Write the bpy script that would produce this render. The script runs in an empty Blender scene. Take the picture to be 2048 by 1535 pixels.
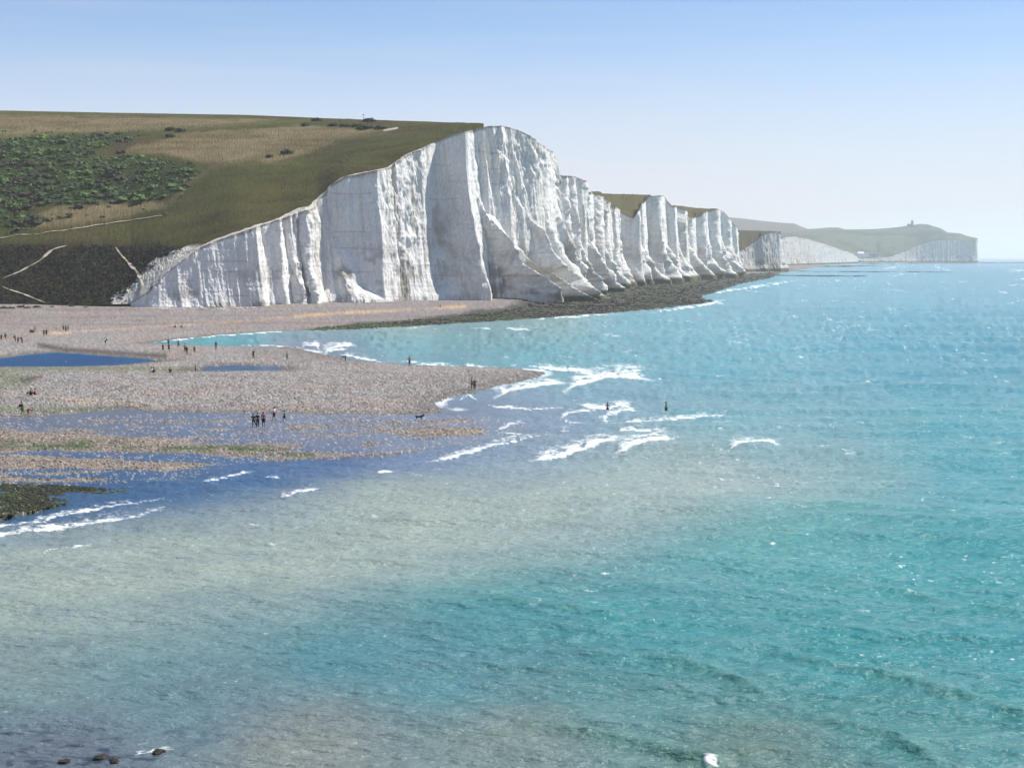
import bpy, bmesh, math, random
import numpy as np
from mathutils import Vector, Matrix

# ------------------------------------------------------------------ camera, sky, sun, exposure
sc = bpy.context.scene
H = 20.0                      # eye height above the sea (m)
F = 3000.0                    # focal length in pixels of a 2048 px wide frame
CX, CY, HORIZ = 1024.0, 767.5, 514.0
TH = math.atan((CY - HORIZ) / F)
cam = bpy.data.objects.new('camera', bpy.data.cameras.new('camera'))
sc.collection.objects.link(cam)
cam.data.sensor_width = 36.0
cam.data.lens = 36.0 * F / 2048.0
cam.data.clip_start = 0.5
cam.data.clip_end = 200000.0
cam.location = (0, 0, H)
cam.rotation_euler = (math.pi / 2 - TH, 0, 0)
sc.camera = cam

SUN_AZ, SUN_EL = math.radians(70), math.radians(54)     # azimuth from +Y towards +X
world = bpy.data.worlds.new('World')
sc.world = world
world.use_nodes = True
wn = world.node_tree.nodes
sky = wn.new('ShaderNodeTexSky')
sky.sky_type = 'NISHITA'
sky.sun_disc = False
sky.sun_elevation = SUN_EL
sky.sun_rotation = SUN_AZ
sky.altitude = 2000
sky.air_density = 1.0
sky.dust_density = 0.0
sky.ozone_density = 4.5
bg = wn['Background']
bg.inputs['Strength'].default_value = 0.10
# thin summer veil: the clear sky whitens towards the horizon, alike in every direction, with faint cirrus
wl = world.node_tree.links
wtc = wn.new('ShaderNodeTexCoord'); wsep = wn.new('ShaderNodeSeparateXYZ'); wl.new(wtc.outputs['Generated'], wsep.inputs[0])
wmr = wn.new('ShaderNodeMapRange'); wmr.interpolation_type = 'SMOOTHSTEP'
for k_, v_ in (('From Min', 0.03), ('From Max', 0.172), ('To Min', 0.80), ('To Max', 0.0)): wmr.inputs[k_].default_value = v_
wmp = wn.new('ShaderNodeMapping'); wmp.inputs['Scale'].default_value = (3, 3, 45); wl.new(wtc.outputs['Generated'], wmp.inputs['Vector'])
wnz = wn.new('ShaderNodeTexNoise'); wnz.inputs['Scale'].default_value = 2.0; wnz.inputs['Detail'].default_value = 5; wl.new(wmp.outputs['Vector'], wnz.inputs['Vector'])
wcm = wn.new('ShaderNodeMapRange')
for k_, v_ in (('From Min', 0.45), ('From Max', 0.8), ('To Min', 0.0), ('To Max', 0.14)): wcm.inputs[k_].default_value = v_
wl.new(wnz.outputs['Fac'], wcm.inputs['Value']); wl.new(wsep.outputs['Z'], wmr.inputs['Value'])
wad = wn.new('ShaderNodeMath'); wad.operation = 'ADD'; wad.use_clamp = True; wl.new(wmr.outputs['Result'], wad.inputs[0]); wl.new(wcm.outputs['Result'], wad.inputs[1])
wmx = wn.new('ShaderNodeMix'); wmx.data_type = 'RGBA'
wl.new(wad.outputs[0], wmx.inputs['Factor']); wl.new(sky.outputs['Color'], wmx.inputs['A']); wmx.inputs['B'].default_value = (5.46, 5.45, 5.8, 1)
wl.new(wmx.outputs['Result'], bg.inputs['Color'])

sun = bpy.data.objects.new('sun', bpy.data.lights.new('sun', 'SUN'))
sc.collection.objects.link(sun)
sun.data.energy = 4.8
sun.data.angle = math.radians(0.53)
sun.data.color = (1.0, 0.95, 0.87)
sd_ = Vector((math.sin(SUN_AZ) * math.cos(SUN_EL), math.cos(SUN_AZ) * math.cos(SUN_EL), math.sin(SUN_EL)))
sun.rotation_euler = sd_.to_track_quat('Z', 'Y').to_euler()

sc.view_settings.view_transform = 'Standard'
sc.view_settings.look = 'None'
sc.view_settings.exposure = 0.5
sc.view_settings.gamma = 1.0
sc.view_settings.use_curve_mapping = False
sc.cycles.use_denoising = True
sc.cycles.sample_clamp_direct = 6.0
sc.cycles.max_bounces = 7
sc.cycles.diffuse_bounces = 3
sc.cycles.glossy_bounces = 2
sc.cycles.volume_bounces = 3

rng = np.random.default_rng(7)
random.seed(7)

# ------------------------------------------------------------------ measuring helpers
ST, CT = math.sin(TH), math.cos(TH)
def ray(px, py):
    a = np.asarray(px, float) - CX; b = CY - np.asarray(py, float)
    return a, F * CT + b * ST, -F * ST + b * CT
def ground(px, py, z=0.0):                       # point on the level z
    a, b, c = ray(px, py)
    t = (z - H) / c
    return a * t, b * t
def at_y(px, py, Y):                             # point at the distance Y
    a, b, c = ray(px, py)
    t = Y / b
    return a * t, c * t + H
def proj(x, y, z):
    z = z - H
    dep = y * CT - z * ST
    up = y * ST + z * CT
    return CX + F * x / dep, CY - F * up / dep

def _h(ix, iy, s):
    n = (ix.astype(np.int64) * 374761393 + iy.astype(np.int64) * 668265263 + s * 974711) & 0xffffffff
    n = ((n ^ (n >> 13)) * 1274126177) & 0xffffffff
    n = n ^ (n >> 16)
    return (n & 0xffff) / 65535.0
def vn(x, y, s=0):
    x = np.asarray(x, float); y = np.asarray(y, float)
    x, y = np.broadcast_arrays(x, y)
    ix = np.floor(x); iy = np.floor(y)
    fx = x - ix; fy = y - iy
    fx = fx * fx * (3 - 2 * fx); fy = fy * fy * (3 - 2 * fy)
    a = _h(ix, iy, s); b = _h(ix + 1, iy, s); c = _h(ix, iy + 1, s); d = _h(ix + 1, iy + 1, s)
    return (a + (b - a) * fx + (c - a) * fy + (a - b - c + d) * fx * fy) * 2 - 1
def fbm(x, y, s=0, o=4, g=0.5):
    r = 0; a = 1.0; t = 0
    for k in range(o):
        r = r + a * vn(x * 2.03 ** k + 17.3 * k, y * 2.03 ** k - 9.1 * k, s + k); t += a; a *= g
    return r / t
def sstep(a, b, x):
    t = np.clip((x - a) / (b - a), 0, 1)
    return t * t * (3 - 2 * t)
def poly_sd(poly, X, Y):                          # signed distance, positive inside
    P = np.asarray(poly, float); Q = np.roll(P, -1, 0)
    d2 = np.full(X.shape, 1e18); ins = np.zeros(X.shape, bool)
    for (ax, ay), (bx, by) in zip(P, Q):
        ex, ey = bx - ax, by - ay
        L = ex * ex + ey * ey + 1e-12
        t = np.clip(((X - ax) * ex + (Y - ay) * ey) / L, 0, 1)
        dx = X - ax - t * ex; dy = Y - ay - t * ey
        d2 = np.minimum(d2, dx * dx + dy * dy)
        c = (ay > Y) != (by > Y)
        if ey != 0:
            ins ^= c & (X < ax + (Y - ay) / ey * ex)
    return np.where(ins, 1, -1) * np.sqrt(d2)
def line_d(pts, X, Y):                            # distance to a polyline
    d2 = np.full(X.shape, 1e18)
    for (ax, ay), (bx, by) in zip(pts[:-1], pts[1:]):
        ex, ey = bx - ax, by - ay
        t = np.clip(((X - ax) * ex + (Y - ay) * ey) / (ex * ex + ey * ey + 1e-12), 0, 1)
        d2 = np.minimum(d2, (X - ax - t * ex) ** 2 + (Y - ay - t * ey) ** 2)
    return np.sqrt(d2)
def line_t(pts, X, Y):                            # distance, position along, side
    best = np.full(X.shape, 1e18); T = np.zeros(X.shape); DY = np.zeros(X.shape)
    L = [math.hypot(b[0] - a[0], b[1] - a[1]) for a, b in zip(pts[:-1], pts[1:])]; tot = sum(L); acc_ = 0
    for (ax, ay), (bx, by), l_ in zip(pts[:-1], pts[1:], L):
        ex, ey = bx - ax, by - ay
        t = np.clip(((X - ax) * ex + (Y - ay) * ey) / (ex * ex + ey * ey + 1e-12), 0, 1)
        d2 = (X - ax - t * ex) ** 2 + (Y - ay - t * ey) ** 2; m = d2 < best
        best = np.where(m, d2, best); T = np.where(m, (acc_ + t * l_) / tot, T); DY = np.where(m, Y - ay - t * ey, DY); acc_ += l_
    return np.sqrt(best), T, DY
def lin(r, g, b):                                 # sRGB 0-255 to linear
    f = lambda c: c / 12.92 if c <= 0.04045 else ((c + 0.055) / 1.055) ** 2.4
    return np.array([f(r / 255), f(g / 255), f(b / 255)])
def mixc(c, new, m):
    return c + (np.asarray(new) - c) * m[..., None]

# ------------------------------------------------------------------ object helpers
col = sc.collection
def link_mesh(name, verts, faces, mat, cols=None, smooth=True, parent=None, extra=None):
    me = bpy.data.meshes.new(name)
    verts = np.asarray(verts, np.float32); faces = np.asarray(faces, np.int32)
    n = faces.shape[1]
    me.vertices.add(len(verts)); me.vertices.foreach_set('co', verts.ravel())
    me.loops.add(faces.size); me.loops.foreach_set('vertex_index', faces.ravel())
    me.polygons.add(len(faces))
    me.polygons.foreach_set('loop_start', np.arange(0, faces.size, n, dtype=np.int32))
    me.polygons.foreach_set('loop_total', np.full(len(faces), n, np.int32))
    me.polygons.foreach_set('use_smooth', np.full(len(faces), smooth, bool))
    me.update(calc_edges=True)
    if cols is not None:
        a = me.attributes.new('col', 'FLOAT_COLOR', 'POINT')
        c4 = np.ones((len(verts), 4), np.float32); c4[:, :3] = np.asarray(cols) * (1.0 if mat.name == 'sea_water' else 0.84)
        a.data.foreach_set('color', c4.ravel())
    for k, v in (extra or {}).items():
        a = me.attributes.new(k, 'FLOAT', 'POINT'); a.data.foreach_set('value', np.asarray(v, np.float32).ravel())
    me.materials.append(mat)
    o = bpy.data.objects.new(name, me); col.objects.link(o); o.parent = parent
    return o
def grid_faces(nr, nc, keep=None):
    i = np.arange(nr * nc).reshape(nr, nc)
    f = np.stack([i[:-1, :-1], i[:-1, 1:], i[1:, 1:], i[1:, :-1]], -1).reshape(-1, 4)
    return f if keep is None else f[keep.ravel()]
def compact(v, f, *att):
    u, inv = np.unique(f, return_inverse=True)
    return (v[u], inv.reshape(f.shape)) + tuple(a[u] for a in att)
def tag(o, label=None, cat=None, group=None, kind=None):
    for k, v in (('label', label), ('category', cat), ('group', group), ('kind', kind)):
        if v: o[k] = v
    return o
def empty(name, loc, rz=0.0, s=1.0):
    o = bpy.data.objects.new(name, None); col.objects.link(o)
    o.location = loc; o.rotation_euler = (0, 0, rz); o.scale = (s, s, s)
    return o

# ------------------------------------------------------------------ materials
def new_mat(name):
    m = bpy.data.materials.new(name); m.use_nodes = True
    return m, m.node_tree.nodes, m.node_tree.links, m.node_tree.nodes['Principled BSDF']
def attr_mat(name, rough=0.9, spec=0.3, nscale=(1, 1, 1), bump=0.3, bdist=0.2, detail=5, var=0.25):
    m, n, l, p = new_mat(name)
    at = n.new('ShaderNodeAttribute'); at.attribute_name = 'col'
    tc = n.new('ShaderNodeTexCoord'); mp = n.new('ShaderNodeMapping'); mp.inputs['Scale'].default_value = nscale
    nz = n.new('ShaderNodeTexNoise'); nz.inputs['Scale'].default_value = 1.0; nz.inputs['Detail'].default_value = detail
    nz.inputs['Roughness'].default_value = 0.65
    l.new(tc.outputs['Object'], mp.inputs['Vector']); l.new(mp.outputs['Vector'], nz.inputs['Vector'])
    mr = n.new('ShaderNodeMapRange')
    mr.inputs['From Min'].default_value = 0.3; mr.inputs['From Max'].default_value = 0.7
    mr.inputs['To Min'].default_value = 1 - var; mr.inputs['To Max'].default_value = 1 + var
    l.new(nz.outputs['Fac'], mr.inputs['Value'])
    mx = n.new('ShaderNodeVectorMath'); mx.operation = 'SCALE'
    l.new(at.outputs['Color'], mx.inputs[0]); l.new(mr.outputs['Result'], mx.inputs['Scale'])
    l.new(mx.outputs['Vector'], p.inputs['Base Color'])
    bp = n.new('ShaderNodeBump'); bp.inputs['Strength'].default_value = bump; bp.inputs['Distance'].default_value = bdist
    l.new(nz.outputs['Fac'], bp.inputs['Height']); l.new(bp.outputs['Normal'], p.inputs['Normal'])
    p.inputs['Roughness'].default_value = rough
    p.inputs['Specular IOR Level'].default_value = spec
    return m
def plain_mat(name, c, rough=0.8, var=0.15, scale=6.0):
    m, n, l, p = new_mat(name)
    nz = n.new('ShaderNodeTexNoise'); nz.inputs['Scale'].default_value = scale
    rp = n.new('ShaderNodeValToRGB')
    rp.color_ramp.elements[0].position = 0.3; rp.color_ramp.elements[1].position = 0.7
    rp.color_ramp.elements[0].color = (*[x * (1 - var) for x in c], 1); rp.color_ramp.elements[1].color = (*[min(1, x * (1 + var)) for x in c], 1)
    tc = n.new('ShaderNodeTexCoord'); l.new(tc.outputs['Object'], nz.inputs['Vector'])
    l.new(nz.outputs['Fac'], rp.inputs['Fac']); l.new(rp.outputs['Color'], p.inputs['Base Color'])
    p.inputs['Roughness'].default_value = rough; p.inputs['Specular IOR Level'].default_value = 0.3
    return m
M_chalk = attr_mat('chalk', 0.95, 0.1, (1.1, 1.1, 0.4), 0.9, 0.7, 8, 0.15)
M_turf = attr_mat('downland_turf', 0.95, 0.1, (0.8, 0.8, 0.8), 0.8, 0.5, 6, 0.30)
M_shingle = attr_mat('shingle', 0.75, 0.35, (3, 3, 3), 0.6, 0.1, 4, 0.25)
M_rock = attr_mat('weedy_rock', 0.75, 0.3, (2, 2, 2), 0.5, 0.15, 4, 0.3)
M_leaf = attr_mat('scrub_leaves', 0.7, 0.3, (3, 3, 3), 0.3, 0.1, 3, 0.25)
M_far = attr_mat('far_downs', 0.95, 0.1, (0.02, 0.02, 0.02), 0.2, 2.0, 6, 0.2)

def water_mat():
    m, n, l, p = new_mat('sea_water')
    at = n.new('ShaderNodeAttribute'); at.attribute_name = 'col'
    fo = n.new('ShaderNodeAttribute'); fo.attribute_name = 'foam_glint'
    tc = n.new('ShaderNodeTexCoord')
    def noise(scale, sx, sy, det, rough=0.6):
        mp = n.new('ShaderNodeMapping'); mp.inputs['Scale'].default_value = (sx, sy, 1)
        mp.inputs['Rotation'].default_value = (0, 0, math.radians(-18))
        l.new(tc.outputs['Object'], mp.inputs['Vector'])
        z = n.new('ShaderNodeTexNoise'); z.inputs['Scale'].default_value = scale; z.inputs['Detail'].default_value = det
        z.inputs['Roughness'].default_value = rough
        l.new(mp.outputs['Vector'], z.inputs['Vector']); return z
    a = noise(1.5, 0.7, 1.3, 5); b = noise(0.22, 0.6, 1.4, 4)
    add = n.new('ShaderNodeMath'); add.operation = 'MULTIPLY_ADD'; add.inputs[1].default_value = 3.0
    l.new(b.outputs['Fac'], add.inputs[0]); l.new(a.outputs['Fac'], add.inputs[2])
    bp = n.new('ShaderNodeBump'); bp.inputs['Strength'].default_value = 1.0; bp.inputs['Distance'].default_value = 0.40
    l.new(add.outputs[0], bp.inputs['Height']); l.new(bp.outputs['Normal'], p.inputs['Normal'])
    # foam broken up by noise
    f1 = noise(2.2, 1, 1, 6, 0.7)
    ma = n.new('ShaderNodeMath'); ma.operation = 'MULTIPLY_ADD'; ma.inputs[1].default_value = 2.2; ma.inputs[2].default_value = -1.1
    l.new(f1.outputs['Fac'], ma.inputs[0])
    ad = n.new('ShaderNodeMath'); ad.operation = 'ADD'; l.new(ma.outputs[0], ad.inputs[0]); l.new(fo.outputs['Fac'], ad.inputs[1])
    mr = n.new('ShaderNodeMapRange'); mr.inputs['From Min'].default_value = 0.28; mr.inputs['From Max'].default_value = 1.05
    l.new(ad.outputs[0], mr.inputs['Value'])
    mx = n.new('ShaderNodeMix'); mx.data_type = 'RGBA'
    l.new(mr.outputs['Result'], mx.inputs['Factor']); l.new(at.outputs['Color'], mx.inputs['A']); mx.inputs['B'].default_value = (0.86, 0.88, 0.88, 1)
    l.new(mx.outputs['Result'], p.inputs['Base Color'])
    rr = n.new('ShaderNodeMapRange'); rr.inputs['To Min'].default_value = 0.2; rr.inputs['To Max'].default_value = 0.9
    l.new(mr.outputs['Result'], rr.inputs['Value']); l.new(rr.outputs['Result'], p.inputs['Roughness'])
    p.inputs['IOR'].default_value = 1.333
    p.inputs['Specular IOR Level'].default_value = 0.42
    return m
M_water = water_mat()

# ------------------------------------------------------------------ the shore in plan
def wpoly(pts):
    p = np.asarray(pts, float); x, y = ground(p[:, 0], p[:, 1]); return np.stack([x, y], 1)
LAND = wpoly([(-1500, 521), (1690, 521), (1640, 533), (1560, 546), (1545, 555), (1480, 567), (1440, 580), (1400, 593), (1425, 602), (1370, 611), (1290, 619),
    (1200, 627), (1100, 634), (1000, 641), (900, 647), (800, 653), (700, 658), (625, 661), (540, 664), (440, 670), (370, 677), (295, 686),
    (340, 688), (430, 691), (520, 692), (580, 694), (630, 704), (680, 715), (700, 719), (770, 725), (850, 730), (950, 733), (1040, 737), (1085, 742), (1095, 749),
    (1060, 760), (1010, 770), (960, 783), (905, 793), (880, 805), (888, 815), (900, 826), (860, 830), (700, 830), (560, 828), (420, 826), (330, 823), (250, 818), (150, 828), (60, 834), (0, 838), (-1500, 860)])
POOLS = [wpoly([(105, 705), (60, 709), (0, 717), (-1500, 745), (-1500, 752), (0, 733), (150, 732.5), (230, 730), (325, 722), (280, 716), (200, 711), (150, 707)]),
         wpoly([(392, 742), (560, 741), (574, 737), (560, 733), (500, 731), (450, 730), (405, 734)])]
FLATS = wpoly([(-1500, 850), (0, 838), (300, 828), (880, 828), (1000, 838), (1060, 850), (1040, 868), (980, 880), (900, 893), (800, 905), (700, 912), (600, 918), (480, 925), (430, 940), (410, 955), (350, 965), (200, 970), (0, 968), (-1500, 968)])
BARS = [wpoly([(-1500, 872), (0, 862), (120, 866), (250, 873), (400, 884), (520, 892), (640, 908), (600, 911), (440, 909), (300, 904), (120, 902), (0, 906), (-1500, 908)]),
        wpoly([(-1500, 915), (0, 913), (200, 916), (380, 925), (420, 930), (330, 941), (150, 938), (0, 937), (-1500, 940)]),
        wpoly([(-1500, 955), (0, 949), (150, 954), (330, 964), (150, 969), (0, 967), (-1500, 968)]),
        wpoly([(835, 841), (900, 838), (985, 840), (940, 845), (860, 845)]),
        wpoly([(755, 864), (860, 852), (960, 858), (965, 868), (900, 873), (800, 872)])]
WEED = wpoly([(-1500, 966), (0, 966), (120, 970), (255, 975), (265, 985), (200, 1000), (110, 1014), (40, 1026), (0, 1034), (-1500, 1100)])
REEF_PX = [(615, 661), (700, 650), (800, 643), (900, 634), (1000, 622), (1050, 612), (1110, 603), (1180, 592), (1230, 577), (1300, 565), (1380, 556), (1480, 549), (1560, 545), (1545, 555), (1480, 568), (1440, 581), (1400, 594), (1425, 603), (1370, 612), (1290, 620), (1200, 628), (1100, 635), (1000, 642), (900, 648), (800, 654), (700, 659)]
REEF = wpoly(REEF_PX)

def beach_height(X, Y):
    s = poly_sd(LAND, X, Y)
    for p in POOLS: s = np.minimum(s, -poly_sd(p, X, Y))
    # a meandering waterline
    s = s + (1.6 * fbm(X / 9, Y / 9, 3, 3) + 0.5 * fbm(X / 2, Y / 2, 31, 2)) * sstep(90, 200, Y)
    px, py = proj(X, Y, 0 * X)
    up = sstep(395, 560, Y - 40 * sstep(300, -50, X)) * 2.1 * sstep(1400, 700, Y) + 0.9 * sstep(520, 640, Y) * sstep(-70, -25, X) * sstep(30, 0, X)
    z = np.where(s > 0, 1.1 * (1 - np.exp(-np.maximum(s, 0) / 26)) + up * (1 - np.exp(-np.maximum(s, 0) / 60)), np.maximum(s * 0.07, -2.0))
    # storm ridges on the upper beach
    z = z + np.where(s > 8, 0.26 * np.sin((Y - 0.18 * X) / 7.0 + 1.5 * fbm(X / 50, Y / 50, 5, 2)) * sstep(430, 480, Y), 0)
    z = z + np.where(s > 2, 0.12 * fbm(X / 14, Y / 14, 6, 3), 0)
    sf = poly_sd(FLATS, X, Y)
    n = fbm(X / 5.0, Y / 3.0, 8, 4)
    z = np.where(sf > 0, np.maximum(z, -0.035 + 0.17 * n * sstep(0, 6, sf)), z)
    sbm = np.full(X.shape, -99.0)
    for b in BARS: sbm = np.maximum(sbm, poly_sd(b, X, Y))
    sb = sbm + 2.0 * fbm(X / 6, Y / 5, 9, 3)
    z = np.where(sb > 0, np.maximum(z, 0.30 * (1 - np.exp(-np.maximum(sb, 0) / 3)) + 0.06 * n), z)
    sw = poly_sd(WEED, X, Y)
    z = np.where(sw + 2 * n > 0, np.maximum(z, 0.02 + 0.18 * n + 0.02 * np.minimum(np.maximum(sw, 0), 8)), z)
    sr = poly_sd(REEF, X, Y)
    z = np.where(sr > 0, np.minimum(z, 0.55 + 0.45 * n + 1.2 * sstep(1400, 600, Y) * sstep(0, 60, s)), z)
    return z, s, sf, sbm, sw, sr

# fan-shaped grid, denser near the viewpoint
bpx = np.concatenate([np.linspace(-1400, -260, 30, endpoint=False), np.arange(-260, -60, 6.0), np.arange(-60, 1700, 2.1)])
bpy_ = np.arange(523, 1062, 1.8)
PX, PY = np.meshgrid(bpx, bpy_)
BX, BY = ground(PX, PY)
BZ, S, SF, SBM, SW, SR = beach_height(BX, BY)
QX, QY = proj(BX, BY, BZ)
wn_ = rng.random(BX.shape); wn2 = rng.random(BX.shape)
def stroke_m(pts, w, x=None, y=None):
    return np.clip(1.2 - line_d(pts, QX if x is None else x, QY if y is None else y) / w, 0, 1)
n1 = fbm(QX / 90, QY / 14, 11, 4); n2 = fbm(QX / 40, QY / 8, 12, 4)
c = np.zeros(BX.shape + (3,)) + np.array([0.255, 0.232, 0.21])                 # dry grey-buff shingle
c = mixc(c, [0.26, 0.20, 0.16], sstep(-0.1, 0.5, n1) * 0.7)                  # rusty shingle
c = mixc(c, [0.15, 0.135, 0.12], sstep(0.15, 0.5, fbm(QX / 60, QY / 6, 19, 4)) * sstep(690, 740, QY) * 0.5)
c = mixc(c, [0.23, 0.21, 0.20], sstep(0.0, 0.5, n2) * 0.7)
upb = sstep(668, 640, QY - 0.01 * QX)
band = np.sin((BY - 0.18 * BX) / 8.5 + 2.5 * fbm(BX / 70, BY / 40, 14, 3))
c = mixc(c, [0.215, 0.15, 0.125], upb * sstep(0.0, 0.9, band) * 0.8)
c = mixc(c, [0.225, 0.195, 0.188], upb * sstep(0.0, -0.9, band) * 0.8)
wr_ = np.abs(np.sin((BY - 0.18 * BX) / 17 + 1.2 * fbm(BX / 60, BY / 30, 17, 3)))
c = mixc(c, [0.085, 0.07, 0.058], upb * sstep(0.10, 0.02, wr_) * sstep(-0.2, 0.3, fbm(BX / 8, BY / 8, 18, 3)) * 0.6)
c = mixc(c, [0.205, 0.18, 0.175], sstep(560, 800, QX) * upb * 0.7)
for pts, w, k in (([(590, 632), (700, 625), (850, 617), (930, 613)], 4, .8), ([(100, 666), (200, 660), (330, 652), (480, 642), (600, 632)], 3.0, .45), ([(60, 662), (90, 668), (140, 665)], 4, .7), ([(0, 708), (55, 695)], 5, .4), ([(90, 797), (250, 808), (330, 818)], 7, .4)):
    c = mixc(c, [0.52, 0.36, 0.19], stroke_m(pts, w) * k * sstep(-0.6, 0.3, n2))
# green weed film by the pools and on the near bank
for pts, w in (([(-50, 745), (60, 760), (0, 770)], 14), ([(300, 742), (390, 738), (250, 737), (0, 738)], 6), ([(0, 722), (90, 707)], 6), ([(0, 818), (120, 818), (250, 820)], 9)):
    c = mixc(c, [0.13, 0.15, 0.07], stroke_m(pts, w) * 0.75)
pool_d = np.minimum(-poly_sd(POOLS[0], BX, BY), -poly_sd(POOLS[1], BX, BY))
c = mixc(c, [0.075, 0.052, 0.038], stroke_m([(80, 690), (130, 699), (220, 705), (330, 712)], 7) * 0.9)
c = mixc(c, [0.085, 0.06, 0.045], stroke_m([(45, 762), (80, 752)], 6) * 0.8)
c = mixc(c, [0.10, 0.075, 0.055], sstep(3.0, 0.5, pool_d) * 0.6)
c = mixc(c, [0.12, 0.10, 0.08], sstep(6.0, 0.5, S + 2 * n2) * sstep(-3, 0, S) * 0.7)
c = mixc(c, [0.17, 0.15, 0.13], sstep(870, 800, QX * 0 + QY) * stroke_m([(500, 700), (640, 712), (740, 722)], 16) * 0.5)
wet = sstep(0.12, 0.02, BZ) * (SF > -5)
c = mixc(c, [0.17, 0.15, 0.14], np.maximum(wet, 0) * 0.75)
inb = sstep(-1, 1, SBM)
c = mixc(c, [0.22, 0.17, 0.125], inb * 0.8)
c = mixc(c, [0.05, 0.085, 0.02], np.clip(stroke_m([(-100, 890), (0, 888), (170, 890), (270, 890)], 12) + stroke_m([(330, 896), (470, 896), (620, 908)], 11), 0, 1) * sstep(-0.45, 0.15, n2) * 0.95)
inw = sstep(-2, 1, SW)
c = mixc(c, [0.035, 0.045, 0.016], inw * 0.95)
inr = sstep(-3, 4, SR + 5 * n2)
c = mixc(c, [0.040, 0.042, 0.024], inr * 0.95)
c = mixc(c, [0.10, 0.15, 0.03], inr * sstep(900, 640, QX) * sstep(-0.2, 0.4, n2) * 0.8)
c = mixc(c, [0.55, 0.53, 0.49], sstep(4, 10, np.abs(QY - 600)) * 0 + stroke_m([(240, 609), (300, 612), (330, 612)], 4) * 0.8)
c = mixc(c, [0.14, 0.13, 0.12], sstep(700, 1000, QX) * sstep(735, 760, QY) * sstep(835, 825, QY) * 0.55)
amp = np.where(SR > 0, 0.5, np.interp(QY, [620, 700, 800], [0.28, 0.36, 0.55]))
c = c * (1 - amp + 2 * amp * wn_)[..., None]
c = mixc(c, [0.55, 0.53, 0.50], (wn2 > 0.965) * sstep(640, 760, QY) * 0.7)
c = mixc(c, [0.05, 0.05, 0.05], (wn2 < 0.07) * sstep(640, 780, QY) * 0.6)
stone = np.where(BZ > -0.3, 0.05 + 0.05 * (SR > 0), 0) * np.interp(QY, [600, 700, 800], [0.35, 0.7, 1.3])
BZ2 = BZ + (wn2 - 0.5) * stone
v = np.stack([BX, BY, BZ2], -1).reshape(-1, 3)
k4 = lambda a: np.maximum(np.maximum(a[:-1, :-1], a[1:, 1:]), np.maximum(a[:-1, 1:], a[1:, :-1]))
f = grid_faces(*BX.shape, keep=k4(BZ) > -0.5)
v, f, c2 = compact(v, f, c.reshape(-1, 3))
beach = tag(link_mesh('beach', v, f, M_shingle, c2), 'grey and rust shingle beach with pools below the chalk cliffs', kind='structure')

def on_beach(px, py):
    z = 0.0
    for _ in range(8):
        x, y = ground(px, py, z)
        z = float(beach_height(np.array([x]), np.array([y]))[0][0])
        z = max(z, -0.05)
    return Vector((float(x), float(y), z))

# ------------------------------------------------------------------ the sea
spx = np.concatenate([np.linspace(-9000, -420, 16, endpoint=False), np.arange(-420, -120, 8.0), np.arange(-120, 2180, 2.8), np.arange(2180, 2460, 8.0), np.linspace(2460, 11000, 16)])
spy = np.concatenate([[514.9, 515.3, 515.8, 516.4, 517.2, 518.2], np.arange(519.4, 1560, 2.12), np.arange(1560, 1680, 8.0)])
PX, PY = np.meshgrid(spx, spy)
WX, WY = ground(PX, PY)
land = poly_sd(LAND, WX, WY)
for p in POOLS: land = np.minimum(land, -poly_sd(p, WX, WY))
dd = WY ** 2 / (F * H) * 2.0                     # row spacing in metres
WZ = np.zeros(WX.shape)
wx, wy = WX + 6 * fbm(WX / 60, WY / 60, 40, 2), WY + 6 * fbm(WX / 60, WY / 60, 43, 2)
for lam, ang, amp_ in ((0.9, 55, .014), (1.1, 95, .016), (1.5, 75, .022), (2.1, 62, .034), (2.9, 104, .045), (4.3, 78, .06), (6.7, 92, .08), (10.5, 70, .10), (17, 84, .13), (38, 75, .22), (70, 66, .30)):
    k = 2 * math.pi / lam
    ph = k * (wx * math.cos(math.radians(ang)) + wy * math.sin(math.radians(ang))) + 5 * vn(WX / (lam * 3), WY / (lam * 3), int(lam * 7))
    mod = 0.5 + 0.5 * np.clip(0.5 + vn(WX / (lam * 4), WY / (lam * 4), int(lam * 13)), 0, 1)
    WZ += amp_ * mod * (1 - 2 * np.abs(np.sin(ph / 2)) ** 1.3 + 0.3) * sstep(lam * 0.42, lam * 0.22, dd)
calm = sstep(2, -25, land) * (1 - 0.97 * sstep(-4, 4, poly_sd(FLATS, WX, WY)))
for p in POOLS: calm = calm * sstep(1, -1, poly_sd(p, WX, WY) + 1)
WZ += np.minimum(0.085 * dd, 0.40) * (0.7 * vn(PX / 15, PY / 4.4, 95) + 0.5 * vn(PX / 6.5, PY / 2.6, 96)) * sstep(0.15, 0.6, dd)
WZ *= calm
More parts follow.
